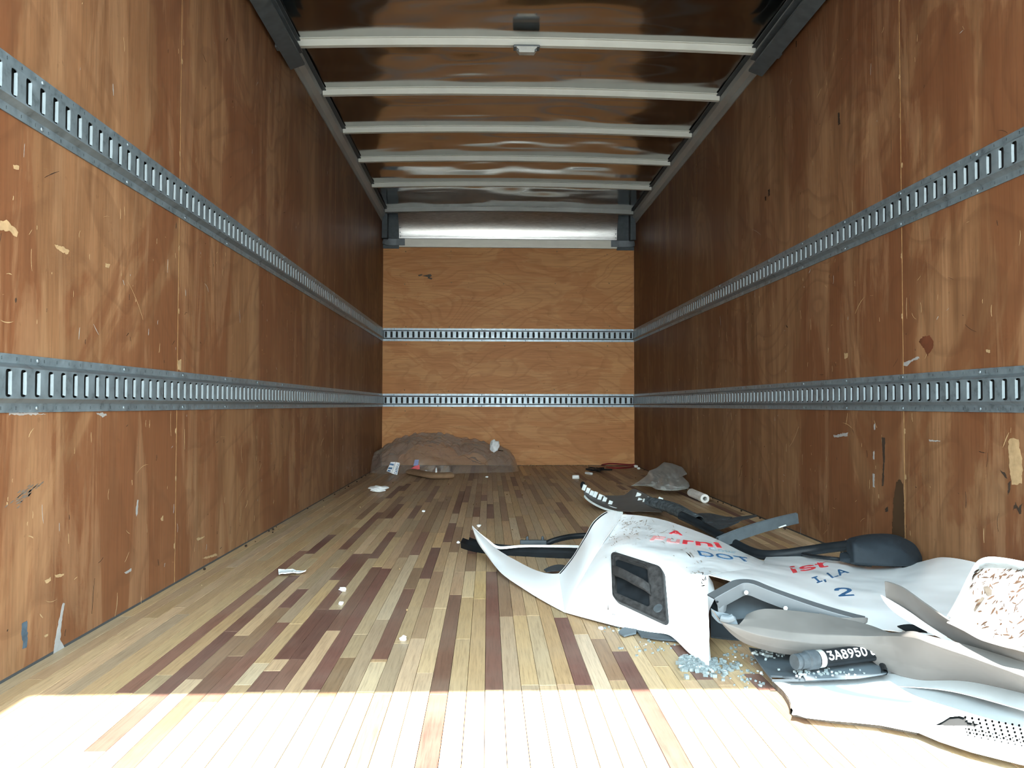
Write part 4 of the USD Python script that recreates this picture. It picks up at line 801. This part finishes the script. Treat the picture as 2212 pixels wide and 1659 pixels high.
# ---- M: gas strut with printed letters
gst = thing('gas_strut', 'black cylinder with white printed letters on the grey plastic plate', 'gas strut', PZ(1800, 1440, .03))
S0, S1 = PZ(1716, 1443, .042)+[0, 0, .012], PZ(1900, 1420, .042)+[0, .0, .012]
ax = unit(S1-S0); Ls = np.linalg.norm(S1-S0)
def lathe(prof, n=24):
    prof = np.asarray(prof); a_ = np.linspace(0, 2*np.pi, n, endpoint=False); e1 = unit(np.cross(ax, [0, 0, 1])); e2 = np.cross(e1, ax)
    V = np.vstack([S0+ax*s+r*(np.cos(a_)[:, None]*e1+np.sin(a_)[:, None]*e2) for s, r in prof]); Fc = []
    for i in range(len(prof)-1):
        for j in range(n): b0, b1 = i*n+j, i*n+(j+1) % n; Fc += [[b0, b1, b1+n], [b0, b1+n, b0+n]]
    m = trimesh.Trimesh(V, Fc, process=False); m.fix_normals(); return m
RS = .017
obj('cylinder', lathe([(.05, 0), (.05, RS), (Ls-.004, RS), (Ls, RS-.004), (Ls, 0)]), 'black_plastic', gst)
obj('end_cap', lathe([(0, 0), (0, .015), (.008, .0155), (.009, .013), (.012, .013), (.013, .0155), (.028, .0155), (.03, .019), (.05, .019), (.052, RS), (.052, 0)]), 'dark_film', gst)
tm = meshkit.text_mesh('3A8950 dlı', 1.0, depth=.01, bold=True); b = tm.bounds; tm = fine(tm, .25); v = np.array(tm.vertices)
s_ = .07+(v[:, 0]-b[0, 0])/(b[1, 0]-b[0, 0])*(Ls-.082); t_ = (v[:, 1]-b[0, 1])/(b[1, 1]-b[0, 1])
e1 = unit(np.cross(ax, [0, 0, 1])); e1 = e1 if e1@(EYE-S0) > 0 else -e1; e2 = unit(np.cross(ax, e1)); e2 = e2 if e2[2] > 0 else -e2
ang = .05+t_*1.1; rr_ = RS+.0003+.0008*(v[:, 2] > .005)
lt = trimesh.Trimesh(S0+ax*s_[:, None]+rr_[:, None]*(np.cos(ang)[:, None]*e1+np.sin(ang)[:, None]*e2), tm.faces, process=False); obj('lettering', lt, 'paper', gst, smooth=False)
obj('label', lathe([(.053, RS+.0004), (.066, RS+.0004)]), 'lens_grey', gst)

# ---- dark broken plastics under the door panel
bp_ = thing('broken_plastic', 'dark grey broken plastic pieces under the front of the torn door', 'plastic piece', PZ(1430, 1385))
obj('piece', Patch([[(1372, 1366, 1.96), (1420, 1366, 1.95), (1490, 1370, 1.92)], [(1384, 1383, 1.90), (1430, 1386, 1.87), (1480, 1387, 1.86)]], 16, 8).mesh(.004), 'plate_grey', bp_)
obj('piece', Patch([[(1336, 1371, 1.93), (1352, 1360, 1.97), (1376, 1362, 1.95)], [(1348, 1377, 1.90), (1360, 1373, 1.91), (1374, 1370, 1.92)]], 10, 6).mesh(.004), 'trim_blue_grey', bp_)
obj('piece', Patch([[(1250, 1331, 2.10), (1290, 1342, 2.05), (1340, 1354, 2.0)], [(1265, 1338, 2.08), (1300, 1350, 2.03), (1333, 1357, 1.985)]], 10, 5).mesh(.003), 'trim_blue_grey', bp_)
sh2 = thing('dark_shard', 'dark curved plastic shard left of the torn door panel', 'plastic shard', PZ(1195, 1238))
obj('shard', Patch([[(1175, 1232, 2.62), (1200, 1222, 2.66), (1225, 1224, 2.6)], [(1180, 1236, 2.58), (1205, 1234, 2.55), (1214, 1236, 2.52)]], 12, 6).mesh(.003), 'plate_grey', sh2)

# ---- broken tempered glass
def crumbs(spec, z=0.0):
    out = []
    for a, b, sa, sb, n, r0, r1, zz in spec:
        for _ in range(n):
            c = PZ(a+RNG.normal(0, sa), b+RNG.normal(0, sb), zz); r = RNG.uniform(r0, r1)
            m = trimesh.creation.box([r*2*RNG.uniform(.7, 1.2), r*2*RNG.uniform(.7, 1.2), r*1.6]); m.apply_transform(trimesh.transformations.rotation_matrix(RNG.uniform(0, 3), [RNG.uniform(-.25, .25), RNG.uniform(-.25, .25), 1]))
            m.apply_translation(c+[0, 0, r*.8+zz*0]); out.append(m)
    return cat_(out)
g1 = obj('glass_crumbs', crumbs([(1508, 1440, 17, 8, 170, .0025, .005, 0), (1485, 1425, 8, 5, 30, .0025, .005, 0), (1560, 1445, 18, 10, 60, .002, .0045, 0), (1590, 1420, 25, 18, 40, .0015, .003, 0), (1410, 1395, 40, 9, 30, .0012, .003, 0), (1340, 1360, 30, 6, 20, .001, .0025, 0), (1620, 1470, 20, 8, 22, .0015, .003, 0)]), 'glass_crumb', None, smooth=False)
tag(g1, 'broken tempered glass crumbs heaped at the tip of the torn white door', 'broken glass', kind='stuff')
g2 = obj('glass_crumbs', crumbs([(1660, 1415, 16, 4, 40, .0015, .0035, .026), (1780, 1455, 40, 5, 40, .0012, .0028, .030), (1735, 1452, 8, 6, 24, .0015, .003, .030)]), 'glass_crumb', None, smooth=False)
tag(g2, 'broken glass crumbs sprinkled on the grey plastic plate', 'broken glass', kind='stuff')

# ================================================================== LITTER AT THE FAR END
def bag(center, size, seed, sub=5, amp=.3, crease=.10, outline=None):
    s = trimesh.creation.icosphere(sub, 1.0); v = np.array(s.vertices); d = v.copy()
    big = meshkit.fbm(d*1.3+seed, 2, seed)-.5; rid = np.abs(meshkit.noise(d*4.2+seed*2, seed+1)-.5)*2+.6*np.abs(meshkit.noise(d*9.1+seed, seed+2)-.5)*2+.3*np.abs(meshkit.noise(d*19+seed, seed+3)-.5)*2
    v = v*(1+amp*big-crease*(rid-.7))[:, None]*np.asarray(size)+np.asarray(center)
    v[:, 2] = np.where(v[:, 2] < .006, .006+.004*meshkit.noise(d*14, seed+4), v[:, 2]); return v, s.faces
bg = thing('clear_bag', 'large crumpled clear plastic bag slumped in the corner against the front wall', 'plastic bag', (-.72, 6.8, 0))
bx, by = np.meshgrid(np.linspace(L+.012, .20, 190), np.linspace(6.36, D-.012, 110))
def dome_(cx, cy, rx, ry, h): return h*np.maximum(0, 1-((bx-cx)/rx)**2-((by-cy)/ry)**2)**.55
hz = np.maximum.reduce([dome_(-.72, 6.92, .50, .50, .315), dome_(-.98, 6.82, .26, .42, .22), dome_(-.40, 6.95, .42, .40, .27), dome_(-.14, 6.90, .21, .36, .21), dome_(-.55, 6.68, .50, .24, .15), dome_(-.10, 6.72, .17, .2, .12)])
q3 = np.stack([bx, by, bx*0], -1)
wr = (np.abs(meshkit.noise(q3*[5, 9, 1], 41)-.5)*2)*.03+(np.abs(meshkit.noise(q3*[13, 17, 1]+3, 42)-.5)*2)*.036+(np.abs(meshkit.noise(q3*[30, 34, 1]+3, 43)-.5)*2)*.012
edge_ = np.clip(hz/.06, 0, 1); hz = np.maximum(.004, hz+(wr-.035)*edge_)
keep = hz > .0045; g = np.arange(hz.size).reshape(hz.shape); a4 = np.stack([g[:-1, :-1], g[:-1, 1:], g[1:, 1:], g[1:, :-1]], -1).reshape(-1, 4); a4 = a4[keep.ravel()[a4].any(1)]
bmesh = trimesh.Trimesh(np.stack([bx, by, hz], -1).reshape(-1, 3), np.vstack([a4[:, [0, 1, 2]], a4[:, [0, 2, 3]]]), process=False); bmesh.remove_unreferenced_vertices()
obj('film', bmesh, 'clear_film', bg, smooth=50)
def card(pts, y, m_, parent, name='label', th=.002):
    P = np.array([PY(a, b, y) for a, b in pts]); n = unit(np.cross(P[1]-P[0], P[2]-P[0])); n = n if n[1] < 0 else -n
    k = len(P); V = np.vstack([P, P-n*th]); Fc = [[0, i, i+1] for i in range(1, k-1)]+[[k, k+i+1, k+i] for i in range(1, k-1)]+[[i, (i+1) % k, k+(i+1) % k] for i in range(k)]+[[i, k+(i+1) % k, k+i] for i in range(k)]
    m = trimesh.Trimesh(V, Fc, process=False); m.fix_normals(); return obj(name, m, m_, parent, smooth=False)
def print_on(text, quad, y, m_, parent, name='lettering'):
    t = meshkit.text_mesh(text, 1.0, depth=.01, bold=True); bb = t.bounds; q = np.asarray(quad, float)
    s = (t.vertices[:, 0]-bb[0, 0])/(bb[1, 0]-bb[0, 0]); w = (t.vertices[:, 1]-bb[0, 1])/(bb[1, 1]-bb[0, 1])
    xy = (1-s)[:, None]*((1-w)[:, None]*q[0]+w[:, None]*q[3])+s[:, None]*((1-w)[:, None]*q[1]+w[:, None]*q[2])
    V = np.array([PY(a, b, y-.001-.001*(z > .005)) for (a, b), z in zip(xy, t.vertices[:, 2])]); return obj(name, trimesh.Trimesh(V, t.faces, process=False), m_, parent, smooth=False)
YB = 6.35
lb = card([(855, 998), (864, 1000), (858, 1026), (846, 1023)], YB, 'paper', bg)
print_on('CAREFUL', [(857, 1024), (863, 1001), (859, 1000), (851, 1023)], YB, 'blue_vinyl', bg)
card([(844, 998), (854, 998), (846, 1022), (835, 1018)], YB+.01, 'paper', bg)
for q in ([(843, 1001), (851, 1002), (850, 1006), (841, 1004)], [(840, 1009), (848, 1010), (846, 1014), (838, 1013)], [(838, 1015), (844, 1016), (843, 1019), (837, 1018)]): card(q, YB+.004, 'blue_vinyl', bg, 'print', .001)
card([(896, 993), (905, 993), (903, 1006), (893, 1006)], YB+.06, plain('label_blue', (.18, .22, .42), .5), bg)
card([(895, 1007), (906, 1004), (907, 1013), (894, 1018), (885, 1022), (878, 1020)], YB+.03, 'red_vinyl', bg)
kn = ball(PY(1069, 962, 6.7), .042, 3, (.95, .9, 1.15), seed=3, amp=.5); kt = thing('white_wad', 'crumpled white paper wad on top of the clear bag by the front plywood', 'paper wad', PY(1069, 970, 6.7))
obj('wad', kn, 'paper', kt, smooth=25); obj('stalk', tube(spline([PY(1072, 970, 6.7), PY(1080, 973, 6.7), PY(1087, 974, 6.7)], 6), .004, 6), 'chip_dark', kt)
# cardboard tube, flattened
ct = thing('cardboard_sleeve', 'flattened brown cardboard sleeve in front of the clear bag', 'cardboard tube', PZ(935, 1036))
cs = [PZ(890, 1026), PZ(915, 1031), PZ(945, 1035), PZ(974, 1034)]
pr = np.array([[.055*math.cos(t), .026+.024*math.sin(t)] for t in np.linspace(0, 2*math.pi, 20, endpoint=False)]); pin = np.array([[.050*math.cos(t), .026+.019*math.sin(t)] for t in np.linspace(0, 2*math.pi, 20, endpoint=False)])
mo, mi = sweep(pr, spline(cs, 14), cap=False), sweep(pin, spline(cs, 14), cap=False)
V = np.vstack([mo.vertices, mi.vertices]); nn = len(mo.vertices); en = []
for o in (0, 13*20):
    for j in range(20): a_, b_ = o+j, o+(j+1) % 20; en += [[a_, b_, nn+b_], [a_, nn+b_, nn+a_]]
obj('sleeve', trimesh.Trimesh(V, np.vstack([mo.faces, mi.faces+nn, en]), process=False), 'cardboard', ct, smooth=40)
# right-hand milky bag
mb = thing('milky_bag', 'small milky plastic bag crumpled against the wall near the white tube', 'plastic bag', PZ(1440, 1058))
o_ = [(1362, 1050), (1380, 1040), (1398, 1026), (1402, 1017), (1418, 1011), (1434, 998), (1452, 1001), (1474, 1009), (1485, 1024), (1474, 1029), (1488, 1042), (1490, 1050), (1486, 1056), (1462, 1060), (1440, 1060), (1418, 1058), (1408, 1052), (1390, 1050)]
ctr2 = np.mean(o_, 0)+[4, 4]; ob_ = np.array(o_, float)
tt = np.linspace(0, 1, len(ob_)+1); ring_ = np.vstack([ob_, ob_[:1]])
th = np.linspace(0, 1, 97)[:-1]; rg = np.c_[np.interp(th, tt, ring_[:, 0]), np.interp(th, tt, ring_[:, 1])]
V = []; NR = 22
for sgn in (1, -1):
    for i in range(NR):
        f = 1-i/(NR-1); depth = math.sqrt(max(0, 1-f**2))
        for j, (a_, b_) in enumerate(rg):
            q = ctr2+(np.array([a_, b_])-ctr2)*f; yb = 4.98-(q[1]-1045)*.012
            nzv = meshkit.noise(np.array([[q[0]*.09, q[1]*.12, sgn*3.]]), 7)[0]-.5+.6*(meshkit.noise(np.array([[q[0]*.22, q[1]*.3, sgn*3.]]), 8)[0]-.5)
            p = PY(q[0], q[1], yb-sgn*(.10*depth)+.07*nzv*min(1, depth*2)); p[2] = max(p[2], .005); p[0] = min(p[0], R-.01); V.append(p)
V = np.array(V); Fc = []; nJ = len(rg)
for s in range(2):
    for i in range(NR-1):
        for j in range(nJ): a_, b_ = s*NR*nJ+i*nJ+j, s*NR*nJ+i*nJ+(j+1) % nJ; Fc += [[a_, b_, b_+nJ], [a_, b_+nJ, a_+nJ]]
mbm = trimesh.Trimesh(V, Fc, process=False); obj('film', mbm, 'milky_film', mb, smooth=60)
# white hollow tube
wt = thing('white_tube', 'short hollow white foam tube on the floor near the milky bag', 'tube', PZ(1511, 1080))
A_, B_ = PZ(1499, 1076), PZ(1523, 1087); A_[2] = B_[2] = .026
def pipe(A, B, ro, ri, n=28):
    t = unit(B-A); e1 = unit(np.cross(t, [0, 0, 1])); e2 = np.cross(e1, t); an = np.linspace(0, 2*np.pi, n, endpoint=False); V = []
    Lp = np.linalg.norm(B-A)
    for s, r in ((0, ri), (0, ro-.003), (.003, ro), (Lp-.003, ro), (Lp, ro-.003), (Lp, ri), (Lp*.3, ri)): V.append(A+t*s+r*(np.cos(an)[:, None]*e1+np.sin(an)[:, None]*e2))
    k = len(V); V = np.vstack(V); Fc = []
    for i in range(k-1):
        for j in range(n): a_, b_ = i*n+j, i*n+(j+1) % n; Fc += [[a_, b_, b_+n], [a_, b_+n, a_+n]]
    m = trimesh.Trimesh(V, Fc, process=False); m.fix_normals(); return m
obj('tube', pipe(A_+(A_-B_)*.25, B_, .026, .012), 'tube_white', wt, smooth=35)
# small litter
def roll(name, label, cat, a, b, r, m_='white_plastic'):
    t = thing(name, label, cat, (PZ(*a)+PZ(*b))/2); A, B = PZ(*a), PZ(*b); A[2] = B[2] = r; obj('roll', pipe(A, B, r, r*.5, 16), m_, t, smooth=35); return t
roll('plastic_cap', 'small white plastic cap on the bare floor before the front wall', 'plastic cap', (1236, 1035), (1251, 1035), .016)
roll('paper_roll', 'thin white paper roll near the dark wire scrap', 'paper roll', (1265, 1024), (1279, 1026), .010)
def flat(name, label, cat, pts, z=.006, m_='paper', th=.003, lump=0, seed=0):
    P = np.array([PZ(a, b, 0)[:2] for a, b in pts]); c = np.array([P[:, 0].mean(), P[:, 1].mean()])
    pg = sg.Polygon(P).buffer(0); m = trimesh.creation.extrude_polygon(pg, th, engine='earcut'); m = fine(m, .02)
    v = np.array(m.vertices); v[:, 2] += .001+lump*meshkit.fbm(np.c_[v[:, :2]*22, v[:, 2]*0], 3, seed); m = trimesh.Trimesh(v, m.faces, process=False); m.fix_normals()
    t = thing(name, label, cat, (c[0], c[1], 0)); obj('scrap', m, m_, t, smooth=30); return t
flat('paper_scrap', 'long torn white paper scrap on the floor strips near the plywood wall', 'paper scrap', [(601, 1240), (632, 1237), (640, 1238), (659, 1238), (661, 1242), (634, 1244), (630, 1246), (602, 1249)], lump=.02, seed=2)
cup = thing('crushed_cup', 'crushed white cup on the floor in front of the clear bag', 'cup', PZ(816, 1063))
obj('cup', ball(PZ(816, 1063)+[0, 0, .022], .05, 3, (1.15, .8, .42), seed=4, amp=.5), 'white_plastic', cup, smooth=25)
for i, (a, b, r, lab) in enumerate([(740, 1277, .010, 'small white foam crumb beside the pale ochre strip'), (737, 1306, .007, 'tiny grey glassy crumb below the foam crumb on the floor'), (1034, 1138, .009, 'small white crumb right of the torn white wing tip'), (990, 1174, .007, 'tiny white crumb left of the window channel end'),
                                    (1373, 1010, .020, 'white crumb at the right end of the red wire'), (1380, 1014, .014, 'smaller white crumb beside the red wire end'), (1052, 1032, .011, 'tiny white fleck in front of the clear bag'), (915, 1106, .008, 'white fleck on the far floor below the cardboard sleeve'), (871, 1383, .008, 'wood chip lying on the near floor strips'), (1298, 1338+22, .006, 'white crumb beside the broken grey plastic')]):
    t = obj('crumb', ball(PZ(a, b)+[0, 0, r*.6], r, 2, (1, 1, .7), seed=i+2, amp=.6), 'paper', None, smooth=30); tag(t, lab, 'crumb')
rw = thing('red_wire', 'thin dark red wire along the foot of the front wall', 'wire', PZ(1340, 1012))
obj('strand', tube(catmull([PZ(1310, 1011)+[0, 0, .01], PZ(1330, 1014)+[0, 0, .012], PZ(1350, 1013)+[0, 0, .01], PZ(1372, 1009)+[0, 0, .012]], 40), .008, 6), 'wire_red', rw)
obj('strand', tube(catmull([PZ(1300, 1007)+[0, 0, .01], PZ(1325, 1006)+[0, 0, .02], PZ(1350, 1006.5)+[0, 0, .014], PZ(1374, 1005.5)+[0, 0, .012]], 40), .007, 6), 'wire_red', rw)
bw = thing('wire_scrap', 'tangled dark wire scrap on the floor before the front wall', 'wire', PZ(1296, 1018))
for k in range(5):
    p0 = PZ(1285+RNG.uniform(0, 22), 1016+RNG.uniform(0, 5)); obj('strand', tube(catmull([p0+[RNG.uniform(-.06, .06)*j/2, RNG.uniform(-.08, .08), .01+.012*RNG.random()] for j in range(5)], 20), .007, 6), 'rubber', bw)
fine_ = []
for k in range(150):
    y = D-.04-RNG.random()**3*5.2; x = RNG.uniform(L+.03, .5 if y < 4 else R-.05); r = RNG.uniform(.0018, .0045)
    if y > 5.9 and x < .05 or y > 6.3 and x > .3: continue
    m = trimesh.creation.icosphere(0, r); m.apply_translation([x, y, r*.9]); fine_.append(m)
for k in range(50):
    r = RNG.uniform(.003, .008); m = trimesh.creation.icosphere(0, r); m.apply_translation([RNG.uniform(.12, .72), D-.02-abs(RNG.normal(0, .05)), r*.9]); fine_.append(m)
t = obj('debris', fine_, 'chip_pale', None, smooth=False); tag(t, 'fine pale wood crumbs scattered over the floor strips', 'crumbs', kind='stuff')
bl = []
for k in range(60):
    side = RNG.choice([-1, 1]); r = RNG.uniform(.002, .006); m = trimesh.creation.icosphere(0, r); m.apply_translation([side*(1.17-abs(RNG.normal(0, .015))-r), RNG.uniform(2.5, 7.2), r*.9]); bl.append(m)
t = obj('debris', bl, 'chip_dark', None, smooth=False); tag(t, 'dark dirt crumbs along the foot of the plywood walls', 'dirt', kind='stuff')
